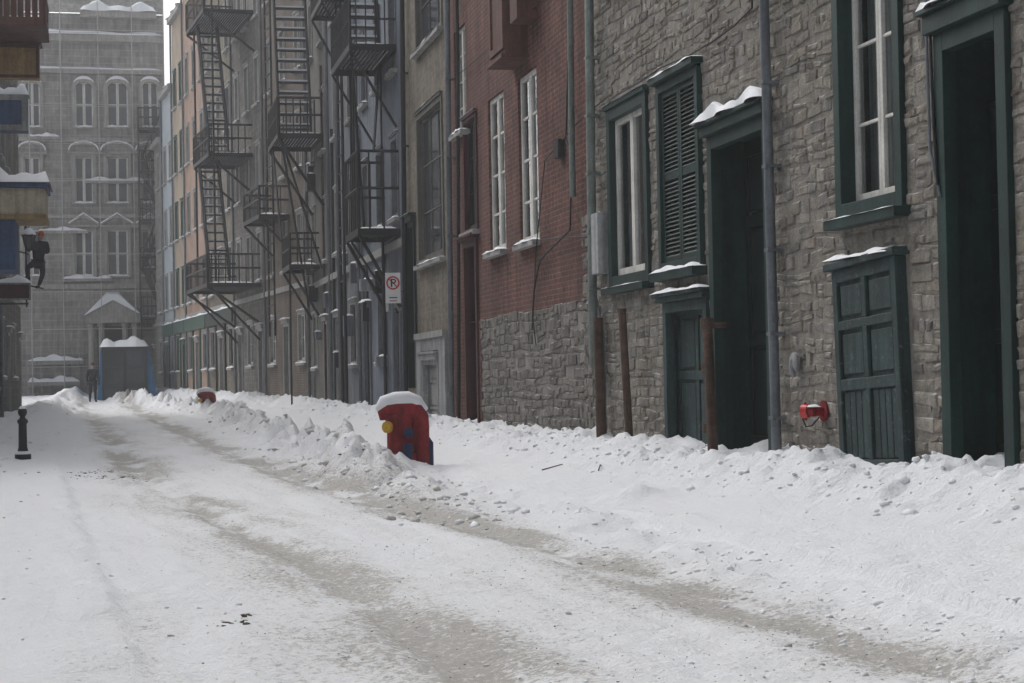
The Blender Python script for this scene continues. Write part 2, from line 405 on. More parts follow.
window(A,W3,GREEN,WHITE,.13,.06,cols=2,rows=1,depth=.08,sill=GREEN,sn=.015,curtain=[(BRCURT,.0,.98,0,1)],proud=.05)
# shuttered window
u0,u1,v0,v1=S2; w=A.part('shutters')
fr(w,u0,u1,v0,v1,.1,-.1,.06,GREEN)
for a,c in ((u0+.1,(u0+u1)/2-.004),((u0+u1)/2+.004,u1-.1)):
    fr(w,a,c,v0+.1,v1-.1,.06,-.03,.025,GREEN)
    w.box(a,c,-.03,.02,(v0+v1)/2-.04,(v0+v1)/2+.04,GREEN)
    z=v0+.18
    while z<v1-.18:
        if abs(z-(v0+v1)/2)>.06:
            X=T((a+c)/2,0,z)@Matrix.Rotation(math.radians(-38),4,'X'); w.box(-(c-a)/2+.06,(c-a)/2-.06,-.03,.03,-.005,.005,GREEN,X)
        z+=.045
w.box(u0+.1,u1-.1,-.1,-.06,v0+.1,v1-.1,DGREEN)
w.box(u0-.05,u1+.05,-.02,.13,v1+.002,v1+.07,GREEN); w.box(u0-.04,u1+.04,-.02,.16,v0-.09,v0-.002,GREEN)
A.part('snow_caps').snow(u0-.05,u1+.05,-.02,.14,v1+.072,.04); A.part('snow_caps').snow(u0-.04,u1+.04,.0,.17,v0,.06)
door(A,D1,GREEN,DGREEN,.36,.14,transom=.45,snow=.12,cap=.14)
door(A,D2,GREEN,DGREEN,.34,.13,transom=.0,snow=.15,cap=.10)
door(A,D3,TEAL,TEAL,.10,.11,snow=.05,cap=.06,panels=((.05,.5),(.56,.93)))
A.part('snow_caps').snow(D1[0]+.02,D1[1]-.05,-.34,.05,-.86,.13)
A.part('snow_caps').snow(D2[0]+.02,D2[1]-.05,-.34,.05,-.9,.13)
# leaning basement hatch door
u0,u1,v0,v1=HATCH; hb=MB(); cw=(u1-u0)/2; ch=(v1-v0)
X=T((u0+u1)/2,0.02,v0)@Matrix.Rotation(math.radians(2.4),4,'Y')
X=X@Matrix(((1,0,0.018,0),(0,1,0,0),(0,0,1,0),(0,0,0,1)))
hb.box(-cw,cw,-.06,.04,0,ch,TEAL,X)
fr2=[(-cw,-cw+.09,0,ch),(cw-.09,cw,0,ch),(-cw+.09,cw-.09,ch-.1,ch),(-cw+.09,cw-.09,0,.1),(-cw+.09,cw-.09,ch*.40,ch*.40+.09),(-cw+.09,cw-.09,ch*.70,ch*.70+.07),(-.04,.04,.1,ch*.40),(-.04,.04,ch*.40+.09,ch*.7),(-.04,.04,ch*.7+.07,ch-.1)]
for a,c,d,e in fr2: hb.box(a,c,.04,.075,d,e,TEAL,X)
for sgn in (-1,1):
    for d,e in ((ch*.40+.13,ch*.7-.04),(ch*.7+.11,ch-.14)):
        a=.08 if sgn>0 else -cw+.13; c=cw-.13 if sgn>0 else -.08
        hb.box(a,c,.04,.058,d,e,TEAL,X)
    for k in range(4):
        a=(.055 if sgn>0 else -cw+.10)+k*(cw-.15)/4; hb.box(a,a+(cw-.15)/4-.012,.04,.055,.11,ch*.40-.01,TEAL,X)
hb.box(-cw-.07,cw+.07,-.02,.12,ch+.002,ch+.06,TEAL,X)
hb.build('basement_hatch_door',A.e,bevel=.006)
sx_=.055*ch+.02
A.part('snow_caps').snow(u0-.03+sx_,u1+.03+sx_,-.02,.15,v1+.06,.05)
# drain pipes & fittings
def vpipe(mb,fac,xt,yt,xb,yb,r,mat,off=.09,straps=True):
    ut,vt=on(fac,xt,yt,off); ub,vb=on(fac,xb,yb,off)
    mb.tube([(ut,off,vt+3),(ut,off,vt),(ub,off,vb),(ub,off,vb-.6)],r,mat,12)
    if straps:
        for k in range(1,6):
            q=k/5.5; uu=ut+(ub-ut)*q; vv=vt+(vb-vt)*q
            mb.box(uu-r-.008,uu+r+.008,-.0,off+r+.004,vv-.015,vv+.015,mat)
P=A.part('drain_pipes')
vpipe(P,FR,764,0,777,460,.045,STEEL,.1)
vpipe(P,FR,589,0,593,318,.055,GPIPE,.12)
ub,vb=on(FR,598,318,.12); P.tube([(ub,.12,vb),(ub-.05,.12,vb-1.7)],.06,RUST,12)
vpipe(P,FR,570,0,572,150,.04,GPIPE,.1,False)
mbx=A.part('meter_box'); r=rect(FR,588,600,214,275,.12); mbx.box(r[0],r[0]+.3,.0,.15,r[2],r[3],GREYP)
cb=A.part('cable_pipes')
def cable(pts,r=.009,off=.06,mat=IRON,fac=FR,mb=None):
    q=[]
    for x,y in pts: u,v=on(fac,x,y,off); q.append((u,off,v))
    (mb or cb).tube(q,r,mat,6)
cable([(752,-10),(752,8),(735,25),(715,40),(690,55),(660,68),(640,82),(612,98)])
cable([(929,-20),(931,60),(934,130),(938,190)],.012)
cable([(925,-20),(927,60),(930,150),(940,196)],.012,mat=STEEL)
cable([(597,300),(604,340),(606,440)],.014,mat=STEEL)
vt=A.part('vent_pipe'); u,v=on(FR,800,362); vt.lathe((u,0.03,v),[(.0,.0),(.085,.0),(.085,.03),(.055,.05),(.0,.05)],GREYP,16,Matrix.Rotation(math.radians(-90),3,'X')); vt.tube([(u,.07,v+.02),(u-.01,.09,v-.06),(u,.06,v-.13)],.02,GREYP)
A.done({'windows':.004,'doors':.005,'shutters':.003,'meter_box':.01})
# fire department connection (red cap)
fc=MB(); u,v=on(FR,826,411); fc.tube([(u,-.02,v),(u,.10,v)],.04,REDP,14); fc.tube([(u,.09,v),(u+.06,.13,v)],.045,REDP,14); fc.tube([(u+.06,.13,v),(u+.10,.17,v)],[.06,.06],REDLENS,16)
fc.tube([(u,.012,v),(u,.03,v)],.09,REDP,16)
for k in (-1,1): fc.tube([(u+.08,.15,v+k*.055),(u+.08,.15,v+k*.075)],.012,REDP,6)
fc.tube([(u+.10,.17,v-.06),(u+.08,.15,v-.13),(u+.02,.12,v-.12),(u,.06,v-.05)],.007,IRON,5)
e=empty('fire_department_connection',FR); fc.build('siamese_inlet',e,smooth=True)
fc=MB(); fc.snow(u-.03,u+.08,.05,.16,v+.04,.02,6); fc.build('snow',e,smooth='all')
# rusty posts
def post(x1,y1,x2,y2,off,r,extra=None):
    mb=MB(); a=on(FR,x1,y1,off); c=on(FR,x2,y2,off)
    mb.tube([(a[0],off,a[1]),(c[0],off,c[1]),(c[0],off,c[1]-.5)],r,RUST,14)
    mb.tube([(a[0],off,a[1]-.02),(a[0],off,a[1]+.015)],r*1.12,RUST,14)
    if extra: extra(mb,a,c,off,r)
    return mb.build('rusty_post',mw=FR,smooth=True)
post(622,310,630,450,.22,.045)
def ex(mb,a,c,off,r):
    for k in (.0,.35,.8): 
        z=a[1]+(c[1]-a[1])*k; mb.tube([(a[0],off,z+.02),(a[0],off,z-.07)],r*1.3,RUST,14)
    mb.tube([(a[0],off,a[1]-.05),(a[0]+.02,off-.2,a[1]-.05)],.03,RUST,8)
post(707,320,713,452,.25,.05,ex)
# ================================================================== red brick house
B=Building('red_brick_house',FR)
uB=31.25
w1=rect(FR,489,505,94,252); w2=rect(FR,519,538,71,243); w3=rect(FR,465,478,116,232); dB=rect(FR,467,480,240,432)
upB=[(u,u+1.05,7.3,9.4) for u in (22.6,25,27.2,29.4)]+[(29.6,30.6,4.2,6.0)]
opsB=[w1,w2,w3,dB]+upB
FV=.95
wall(B,uA,uB,FV,11.5,opsB,BRICK,depth=.3)
uD=dB[0]-.15
lowops=[(a,b_,c,min(d,FV)) for a,b_,c,d in opsB if c<FV]
wall(B,uA,uB,-1.7,FV,lowops,MORT2,depth=.3,name='foundation',back=False,roof=False,y=.0,body=True)
stones(B,uA,uD,-1.2,FV,[],palB,(.08,.18),(.14,.45),'foundation_stones',0,(.006,.025))
stones(B,uA-.12,uA+.3,-1.2,1.9,[],palB,(.10,.16),(.12,.3),'foundation_stones',0.0,(.015,.035))
B.part('walls2').box(dB[1]+.1,uB,0,.02,-1.6,FV-.002,BRICK)
B.part('walls2').box(uD,dB[0]-.002,0,.02,-1.6,FV-.002,BRICK)
for w in (w1,w2): window(B,w,None,WHITE,0,.07,cols=2,rows=4,depth=.09,sill=TRIMG,sn=.05,mt=.035)
window(B,w3,REDD,DGREEN,.06,.05,cols=2,rows=3,depth=.1,sn=.0)
for w in upB: window(B,w,None,WHITE,0,.06,cols=2,rows=4,depth=.1,sill=TRIMG,sn=.06)
door(B,dB,REDD,REDD,.15,.1,cap=.05,snow=.0)
o=B.part('oriel')
o.box(24.95,25.9,0.002,.34,4.62,8.5,DWOOD); fr(o,24.95,25.9,4.7,8.4,.1,.34,.37,DWOOD)
o.box(24.9,25.95,0.002,.40,4.56,4.618,DWOOD)
o.box(24.3,24.75,0.002,.3,5.0,6.3,DWOOD)
for z in (5.5,6.1,6.7,7.3,7.9): o.box(24.938,24.95,.03,.31,z-.18,z+.2,DWOOD)
P=B.part('drain_pipes')
vpipe(P,FR,447,0,452,432,.05,STEEL,.1)
vpipe(P,FR,458,60,459,430,.03,IRON,.08,False)
cb=B.part('cable_pipes')
cable([(568,60),(566,140),(572,155),(570,230),(540,260),(534,290),(532,330)],.012)
cable([(606,98),(580,120),(545,160),(536,250),(533,320),(536,345)],.008)
cable([(540,240),(560,238),(600,236)],.008); cable([(452,80),(500,40),(560,-15)],.008)
B.part('vents').box(*[on(FR,563,150)[0]-.12,on(FR,563,150)[0]+.12],0,.10,on(FR,563,158)[1],on(FR,563,140)[1],IRON)
B.done({'windows':.004})
# ================================================================== tan brick house
C=Building('tan_brick_house',FR)
uC=36.4
c1=rect(FR,418,444,104,262); c2=rect(FR,415,442,-95,42); c3=rect(FR,409,417,222,388)
c4=rect(FR,425,441,360,434)
opsC=[c1,c2,c3,c4,(32.2,33.4,9.8,11.6)]
wall(C,uB+.002,uC,-1.7,13,opsC,GBRICK,depth=.3)
window(C,c1,OLIVE,OLIVE,.1,.06,cols=3,rows=3,glass=FGLASS,depth=.12,sn=.04,double=False)
window(C,c2,OLIVE,OLIVE,.1,.06,cols=3,rows=3,glass=FGLASS,depth=.12,sn=.04,double=False)
door(C,c3,DGREEN,DGREEN,.12,.08,snow=.03)
door(C,c4,GREYP,TRIMG,.1,.08,snow=.0)
a,b_,c,d=rect(FR,419,448,338,440); q=C.part('base_panels')
q.box(a,c4[0]-.07,0.002,.05,c,d,GREYP); q.box(c4[1]+.07,b_,0.002,.05,c,d,GREYP); q.box(a,b_,.002,.09,d+.002,d+.12,TRIMG); q.box(c4[0]-.05,c4[1]+.05,0.002,.045,c4[3]+.18,d-.004,GREYP)
vpipe(C.part('drain_pipes'),FR,402,0,406,400,.05,IRON,.1)
C.done()
# ================================================================== generic row houses
def rowhouse(name,fac,u0,u1,top,mat,trim,wmat,ground,nwin,vbase=-.6,storey=3.1,ww=1.0,wh=1.75,glass=FGLASS,surround=True,sn=.05,shopmat=None,cols=2,rows=2):
    b=Building(name,fac); ops=[]; wins=[]
    n=nwin; sp=(u1-u0)/n; v=vbase+storey+.9
    while v+wh<top-.3:
        for k in range(n):
            c=u0+sp*(k+.5); r=(c-ww/2,c+ww/2,v,v+wh); ops.append(r); wins.append(r)
        v+=storey
    drs=[]
    for k in range(n):
        c=u0+sp*(k+.5)
        if (k+ground)%2==0: r=(c-.5,c+.5,-1.3,vbase+2.3); drs.append(r)
        else:
            r=(c-ww*.6,c+ww*.6,vbase+1.0,vbase+2.6); wins.append(r)
        ops.append(r)
    wall(b,u0+.002,u1,-1.7,top,ops,mat,depth=.28)
    for r in wins:
        window(b,r,trim if surround else None,wmat,.09,.05,cols=cols,rows=rows,glass=glass,depth=.12,sn=sn)
    for r in drs: door(b,r,trim,shopmat or DGREEN,.2,.09,snow=.06)
    if shopmat:
        b.part('shopfront').box(u0+.1,u1-.1,.03,.16,vbase+2.75,vbase+3.3,shopmat)
        b.part('snow_caps').snow(u0+.1,u1-.1,.0,.2,vbase+3.3,.1)
        x=u0+.1
        while x<u1-.2:
            if not any(r[0]-.15<x+.1<r[1]+.15 for r in ops if r[2]<vbase+2): b.part('shopfront').box(x,x+.18,.003,.07,-1.5,vbase+2.748,shopmat)
            x+=sp/3
    b.part('band').box(u0+.01,u1-.01,.003,.08,vbase+storey+.25,vbase+storey+.42,TRIMG)
    b.part('downpipe').tube([(u1-.15,.08,top),(u1-.15,.08,-1.2)],.05,STEEL,10)
    b.done(); return b
rowhouse('blue_grey_house',FR,uC,43.2,14,BLUEG,LILAC,OLIVE,0,3)
rowhouse('grey_stucco_house',FR,43.2,49.2,13.2,LILAC,TRIMG,DGREEN,1,2)
rowhouse('olive_stucco_house',FR,49.2,55.0,14.6,OLIVE,TRIMG,WHITE,0,2)
rowhouse('brown_brick_house',FB,0.05,7.5,15,LBRICK,TRIMG,WHITE,1,3,vbase=-.4)
rowhouse('grey_stone_house',FB,7.5,14,15.5,DSTONE,TRIMG,WHITE,0,3,vbase=-.4)
rowhouse('tan_stucco_house',FB,14,21,16.5,GBRICK,TRIMG,DGREEN,1,3,vbase=-.4,shopmat=DGREEN)
rowhouse('peach_house',FB,21,27.5,18.0,PEACH,TRIMG,GRNSHOP,1,3,vbase=-.4,glass=HGLASS,shopmat=GRNSHOP)
rowhouse('ochre_house',FB,27.5,31.5,17.0,OCHRE,GRNSHOP,WHITE,0,2,vbase=-.4,glass=HGLASS,shopmat=GRNSHOP)
rowhouse('pale_blue_house',FB,31.5,35.6,14.0,PALEB,TRIMG,WHITE,1,2,vbase=-.4,glass=HGLASS,shopmat=GRNSHOP)
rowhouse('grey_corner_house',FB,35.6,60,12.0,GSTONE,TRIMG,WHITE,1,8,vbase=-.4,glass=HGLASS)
# ================================================================== end building
E=Building('grey_stone_hotel',FE)
wr=[]
rows=[(82,127,True),(157,203,False),(230,276,False)]
cols_=[(24,40),(75,93),(107,128),(142,158)]
opsE=[]
for yt,yb,arch in rows:
    for a,c in cols_:
        r=rect(FE,a,c,yt,yb); opsE.append(r); wr.append((r,arch,yt))
uL=on(FE,-60,200)[0]; uR=on(FE,166,200)[0]
lo,hi=min(uL,uR),max(uL,uR)
topE=on(FE,100,14)[1]
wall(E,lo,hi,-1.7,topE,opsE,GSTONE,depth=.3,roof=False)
for r,arch,yt in wr:
    u0,u1,v0,v1=r
    window(E,r,None,WHITE,0,.07,cols=2,rows=2,glass=HGLASS,depth=.18,sn=.10,mt=.05,top=False)
    q=E.part('surrounds'); um=(u0+u1)/2; hw=(u1-u0)/2+.2
    if arch:
        rr=(u1-u0)/2; zc=v1-rr
        q.box(u0-.17,u0-.002,.003,.09,v0-.05,zc,TRIMH); q.box(u1+.002,u1+.17,.003,.09,v0-.05,zc,TRIMH)
        for s in (-1,1):
            arc=[(um+s*rr*math.cos(math.pi/2*k/8),zc+rr*math.sin(math.pi/2*k/8)) for k in range(9)]
            for k in range(8):
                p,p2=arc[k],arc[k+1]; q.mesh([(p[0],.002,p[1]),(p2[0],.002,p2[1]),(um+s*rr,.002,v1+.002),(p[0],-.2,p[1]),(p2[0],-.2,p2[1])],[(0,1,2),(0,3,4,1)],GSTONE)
        pts=[(um+hw*math.cos(t),zc+hw*math.sin(t)) for t in [math.pi*k/14 for k in range(15)]]; f=rr/hw
        for k in range(14):
            (a,b1),(c,d1)=pts[k],pts[k+1]
            p2=[(um+(a-um)*f,zc+(b1-zc)*f),(um+(c-um)*f,zc+(d1-zc)*f)]
            q.mesh([(a,.11,b1),(c,.11,d1),(p2[1][0],.11,p2[1][1]),(p2[0][0],.11,p2[0][1]),(a,0,b1),(c,0,d1),(p2[1][0],0,p2[1][1]),(p2[0][0],0,p2[0][1])],[(0,1,2,3),(4,5,1,0),(3,2,6,7)],TRIMH)
        E.part('snow_arches').tube([(p[0],.08,p[1]+.03) for p in pts[3:12]],[.02,.04,.07,.09,.09,.09,.07,.04,.02],SNOW,8)
    else:
        q.box(u0-.17,u0-.002,.003,.09,v0-.05,v1,TRIMH); q.box(u1+.002,u1+.17,.003,.09,v0-.05,v1,TRIMH); q.box(u0-.17,u1+.17,.003,.11,v1+.002,v1+.18,TRIMH)
        hh=.45; z0=v1+.25; hw+=.12
        if yt==157: pts=[(um+hw*math.cos(t),z0+hh*math.sin(t)) for t in [math.pi*k/12 for k in range(13)]]
        else: pts=[(um+hw,z0),(um,z0+hh+.08),(um-hw,z0)]
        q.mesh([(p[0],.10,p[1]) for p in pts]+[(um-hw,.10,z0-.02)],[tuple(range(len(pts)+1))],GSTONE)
        q.tube([(p[0],.12,p[1]) for p in pts],.075,TRIMH,6); q.box(um-hw-.05,um+hw+.05,.003,.2,z0-.1,z0+.002,TRIMH)
        E.part('snow_arches').tube([(p[0]*.96+um*.04,.15,p[1]+.09) for p in pts],.045,SNOW,8)
for py,h,o,uu in ((36,.35,.45,None),(70,.22,.25,None),(138,.2,.15,None),(214,.2,.12,None),(284,.25,.2,None),(360,.2,.4,(28,84)),(381,.2,.6,(28,80))):
    v=on(FE,100,py)[1]
    a,b_=(lo,hi) if uu is None else sorted((on(FE,uu[0],py)[0],on(FE,uu[1],py)[0]))
    E.part('cornices').box(a,b_,.003,o,v-h,v,TRIMH)
    if py in (36,70,360,381): E.part('snow_ledges').snow(a,b_,0,o+.05,v,.3 if py!=70 else .15,24)
for xa,xb,py in ((38,88,231),(62,112,279),(28,60,137),(85,148,181)):
    a,b_=sorted((on(FE,xa,py)[0],on(FE,xb,py)[0])); v=on(FE,xa,py)[1]; E.part('cornices').box(a,b_,.0,.32,v-.14,v-.001,TRIMH); E.part('snow_ledges').snow(a,b_,0,.36,v,.2,20)
m0,m1=lo,hi
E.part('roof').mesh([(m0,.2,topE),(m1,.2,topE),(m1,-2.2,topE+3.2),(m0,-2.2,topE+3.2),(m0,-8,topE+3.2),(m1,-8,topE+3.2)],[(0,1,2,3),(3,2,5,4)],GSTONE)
a,b_=sorted((on(FE,80,10)[0],on(FE,156,10)[0])); E.part('roof').box(a,b_,.0,.6,topE-.25,topE+.05,TRIMH); E.part('snow_ledges').snow(a,b_,-.2,.7,topE+.05,.55,24)
# entrance canopy
a,b_=sorted((on(FE,86,310,.9)[0],on(FE,140,310,.9)[0])); vp=on(FE,112,316,.9)[1]; va=on(FE,112,299,.9)[1]; um=(a+b_)/2
q=E.part('portal'); q.mesh([(a,.9,vp),(b_,.9,vp),(um,.9,va),(a,0,vp),(b_,0,vp),(um,0,va)],[(0,1,2),(0,2,5,3),(1,4,5,2)],TRIMH)
q.box(a,b_,0.004,.95,vp-.35,vp-.002,TRIMH)
E.part('snow_canopy').mesh([(a-.1,1.0,vp+.02),(a+.2,1.02,vp+.3),(um-.3,1.02,va+.22),(um+.3,1.02,va+.22),(b_-.2,1.02,vp+.3),(b_+.1,1.0,vp+.02),(a-.1,0,vp+.1),(a+.2,0,vp+.4),(um-.3,0,va+.4),(um+.3,0,va+.4),(b_-.2,0,vp+.4),(b_+.1,0,vp+.1),(um,.99,va-.05)],[(0,1,7,6),(1,2,8,7),(2,3,9,8),(3,4,10,9),(4,5,11,10),(0,12,2,1),(12,3,2),(12,5,4,3)],SNOW)
for x in (a+.25,a+.75,b_-.75,b_-.25): q.lathe((x,.6,-1.2),[(.24,0),(.24,.3),(.17,.4),(.15,vp+.6),(.2,vp+.75),(.2,vp+.84)],TRIMH,14)
q.box(um-.8,um+.8,.005,.06,-1.2,vp-.5,DGREEN)
E.done()
# scaffolding in front of hotel
sf=MB()
vtop=topE+1.5
ul=[on(FE,x,200,1.3)[0] for x in (30,62,100,134,166)]
for u in ul:
    for y in (.7,1.5): sf.tube([(u,y,-1.0),(u,y,vtop)],.018,SCAF,5)
v=1.0
while v<vtop:
    for y in (.7,1.5): sf.tube([(min(ul),y,v),(max(ul),y,v)],.014,SCAF,5)
    v+=1.9
sf.build('scaffolding',mw=FE)
# ================================================================== left side
rowhouse('grey_corner_shop',FL,-62,-50,12,DSTONE,TRIMG,WHITE,0,4,vbase=-.7)
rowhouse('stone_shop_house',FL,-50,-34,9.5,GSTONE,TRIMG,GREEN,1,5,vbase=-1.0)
FL2=T(-6.5,0,0)@RZ(-90)
rowhouse('plastered_shop_house',FL2,-33,-20,6.5,OLIVE,TRIMG,WHITE,0,4,vbase=-1.1)
rowhouse('painted_shop_house',FL2,-20,-6,7,LILAC,TRIMG,WHITE,1,5,vbase=-1.1)
rowhouse('stone_town_house',FL2,-6,12,6.5,GBRICK,TRIMG,WHITE,0,6,vbase=-1.1)
def proj(Y,px,py):
    d=CM.to_3x3()@Vector(((px-512)/F,(341.5-py)/F,-1)); return d*(Y/d.y)
e=empty('shop_awning'); mb=MB()
p0=proj(38,47,218); zt=proj(38,47,192).z
mb.box(-3.1,p0.x,37.2,38.8,p0.z,zt,BEIGE); mb.box(-3.1,p0.x+.05,37.1,38.9,zt+.002,zt+.1,BLUES)
mb.box(-3.1,p0.x+.02,37.15,38.85,p0.z-.09,p0.z-.002,OWOOD)
X_=p0.x-.6; mb.box(-3.1,X_,37.3,38.7,proj(38,0,272).z,p0.z-.092,BLUES)
for k in range(3): mb.box(-3.05+k*.3,-2.9+k*.3,37.27,37.298,proj(38,0,260).z,p0.z-.2,GREYP)
mb.build('awning_body',e,bevel=.01)
mb=MB(); mb.snow(-3.1,p0.x+.1,37.0,39.0,zt+.1,.42,16); mb.build('snow',e,smooth='all')
e=empty('hanging_shop_sign'); mb=MB(); p1=proj(36,40,80); z2=proj(36,40,47).z
mb.box(-3.1,p1.x,35.8,36.1,p1.z,z2,OWOOD); fr(mb,-3.1,p1.x,p1.z,z2,.06,35.76,35.798,DWOOD)
mb.box(-3.1,p1.x+.05,35.7,36.2,z2+.002,z2+.05,DWOOD)
mb.tube([(-3.1,35.95,z2+.5),(p1.x,35.95,z2+.5)],.02,IRON)
for x in (-2.6,p1.x-.1): mb.tube([(x,35.95,z2+.04),(x,35.95,z2+.5)],.012,IRON)
mb.build('signboard',e,bevel=.006); mb=MB(); mb.snow(-3.1,p1.x+.05,35.7,36.2,z2+.05,.12,14); mb.build('snow',e,smooth='all')
e=empty('wooden_balcony'); mb=MB(); p2=proj(35,48,36); z3=proj(35,48,6).z
mb.box(-3.1,p2.x,34,35.7,p2.z,p2.z+.16,DWOOD); mb.box(-3.1,p2.x,34.0,34.06,z3,z3+.07,DWOOD)
x=-3.05
while x<p2.x-.1: mb.box(x,x+.1,34.0,34.04,p2.z+.16,z3,DWOOD); x+=.125
mb.box(p2.x-.07,p2.x,34.06,35.7,z3,z3+.07,DWOOD)
for k in range(13): mb.box(p2.x-.05,p2.x-.01,34.15+k*.12,34.24+k*.12,p2.z+.16,z3,DWOOD)
mb.build('balcony_frame',e,bevel=.005); mb=MB(); mb.snow(-3.1,p2.x,34.05,35.7,p2.z+.16,.15,14); mb.build('snow',e,smooth='all')
e=empty('projecting_box_sign'); mb=MB(); a=proj(44,28,132); z4=proj(44,28,96).z
mb.box(-3.1,a.x,43.8,44.3,a.z,z4,BLUES); fr(mb,-3.1,a.x,a.z,z4,.14,43.77,43.798,GREYP); mb.build('sign_box',e,bevel=.01); mb=MB(); mb.snow(-3.1,a.x+.04,43.75,44.35,z4,.32,12); mb.build('snow',e,smooth='all')
e=empty('hanging_red_sign'); mb=MB(); a=proj(45,31,300); z4=proj(45,31,283).z
mb.box(-3.1,a.x,44.9,45.05,a.z,z4,REDD); fr(mb,-3.1,a.x,a.z,z4,.04,44.87,44.898,GREYP); mb.tube([(-3.1,44.97,z4+.12),(a.x,44.97,z4+.12)],.02,IRON)
mb.build('signboard',e); mb=MB(); mb.snow(-3.1,a.x+.03,44.8,45.15,z4+.002,.18,10); mb.build('snow',e,smooth='all')
# wall lantern
e=empty('street_lamp'); mb=MB(); a=proj(47,29,243)
mb.tube([(-3.1,47,a.z-.3),(-2.8,47,a.z-.1),(a.x,47,a.z-.28),(a.x,47,a.z-.2)],.02,IRON)
mb.lathe((a.x,47,a.z-.2),[(.05,0),(.1,.03),(.1,.05)],IRON,6)
mb.lathe((a.x,47,a.z-.15),[(.09,0),(.16,.33)],HGLASS,6); mb.lathe((a.x,47,a.z+.18),[(.19,0),(.19,.02),(.08,.14),(.03,.16),(.02,.24)],IRON,6)
for k in range(6):
    q=k*math.pi/3; mb.tube([(a.x+.09*math.cos(q),47+.09*math.sin(q),a.z-.15),(a.x+.165*math.cos(q),47+.165*math.sin(q),a.z+.18)],.01,IRON,4)
mb.build('lantern',e); mb=MB(); mb.lathe((a.x,47,a.z+.2),[(.18,0),(.15,.08),(.06,.17),(.01,.19)],SNOW,12); mb.build('snow',e,smooth=True)
# ================================================================== fire escapes
def platform(mb,sn,u0,u1,out,v,rail=1.05,mat=IRON,bar=.018,br=1.0,thick=.14,sb=.13):
    bar*=1.2
    mb.box(u0,u1,out-.04,out,v-thick,v,mat); mb.box(u0,u1,.02,.06,v-thick,v,mat); mb.box(u0,u0+.04,.06,out-.04,v-thick,v,mat); mb.box(u1-.04,u1,.06,out-.04,v-thick,v,mat)
    y=.12
    while y<out-.05: mb.box(u0+.04,u1-.04,y,y+.04,v-.04,v-.01,mat); y+=.09
    if sn: sn.snow(u0+.03,u1-.03,.05,out-.03,v,.11,12)
    for u in (u0+.02,u1-.02):
        mb.tube([(u,out-.03,v-thick),(u,.03,v-thick-br)],bar*1.3,mat,5)
        mb.tube([(u,out-.02,v),(u,out-.02,v+rail)],bar*1.3,mat,5)
    for h in (rail,rail*.52):
        mb.tube([(u0,.03,v+h),(u0,out-.02,v+h)],bar,mat,5); mb.tube([(u1,.03,v+h),(u1,out-.02,v+h)],bar,mat,5); mb.tube([(u0,out-.02,v+h),(u1,out-.02,v+h)],bar,mat,5)
    u=u0+sb
    while u<u1-.05: mb.box(u-bar*.5,u+bar*.5,out-.03,out-.01,v,v+rail,mat); u+=sb
    y=sb+.05
    while y<out-.05:
        for u in (u0,u1): mb.box(u-bar*.5,u+bar*.5,y-bar*.5,y+bar*.5,v,v+rail,mat)
        y+=sb
def stair(mb,sn,ua,va,ub,vb,y0,y1,mat=IRON,step=.24,bar=.018,rail=.8):
    bar*=1.2
    for y in (y0,y1):
        d=Vector((ub-ua,0,vb-va)).normalized(); nrm=Vector((-d.z,0,d.x))*.10
        a=Vector((ua,y,va)); c=Vector((ub,y,vb)); yy=Vector((0,.03,0))
        mb.mesh([a-nrm-yy,c-nrm-yy,c+nrm-yy,a+nrm-yy,a-nrm+yy,c-nrm+yy,c+nrm+yy,a+nrm+yy],[(0,1,2,3),(7,6,5,4),(0,4,5,1),(3,2,6,7)],mat)
        mb.tube([(ua,y,va+rail),(ub,y,vb+rail)],bar,mat,5)
        n=max(2,int(abs(vb-va)/.8))
        for k in range(n+1): u=ua+(ub-ua)*k/n; v=va+(vb-va)*k/n; mb.tube([(u,y,v),(u,y,v+rail)],bar,mat,5)
    n=int(abs(vb-va)/step)
    for k in range(1,n):
        u=ua+(ub-ua)*k/n; v=va+(vb-va)*k/n; mb.box(u-.11,u+.11,y0+.02,y1-.02,v-.04,v,mat)
        if sn: sn.box(u-.1,u+.1,y0+.03,y1-.03,v+.001,v+.05,SNOW)
def fesc(fac,fn,mat=IRON):
    e=empty('fire_escape',fac); mb=MB(); sn=MB(); fn(mb,sn); mb.build('ironwork',e)
    if sn.f: sn.build('snow',e,smooth=False)
def f1(mb,sn):
    platform(mb,sn,36.9,38.9,.9,3.15,1.6,br=1.5,bar=.026,sb=.3)
    mb.tube([(38.8,.1,3.0),(38.8,.1,-.9)],.035,IRON,6); mb.tube([(38.4,.85,3.0),(36.9,.1,1.4)],.025,IRON,6)
    platform(mb,sn,37.0,40.2,1.0,7.0,1.0,br=1.6,bar=.02,sb=.2)
    stair(mb,sn,37.6,7.0,39.6,11.5,.3,.9,bar=.022)
    mb.tube([(37.1,.95,6.9),(38.8,.5,3.2)],.03,IRON,5); mb.tube([(38.9,.1,6.9),(37.2,.5,4.8)],.03,IRON,5)
    mb.tube([(39.6,.6,7),(39.6,.6,3.1)],.03,IRON,5); mb.tube([(40.0,.6,7),(40.0,.6,3.1)],.03,IRON,5)
fesc(FR,f1)
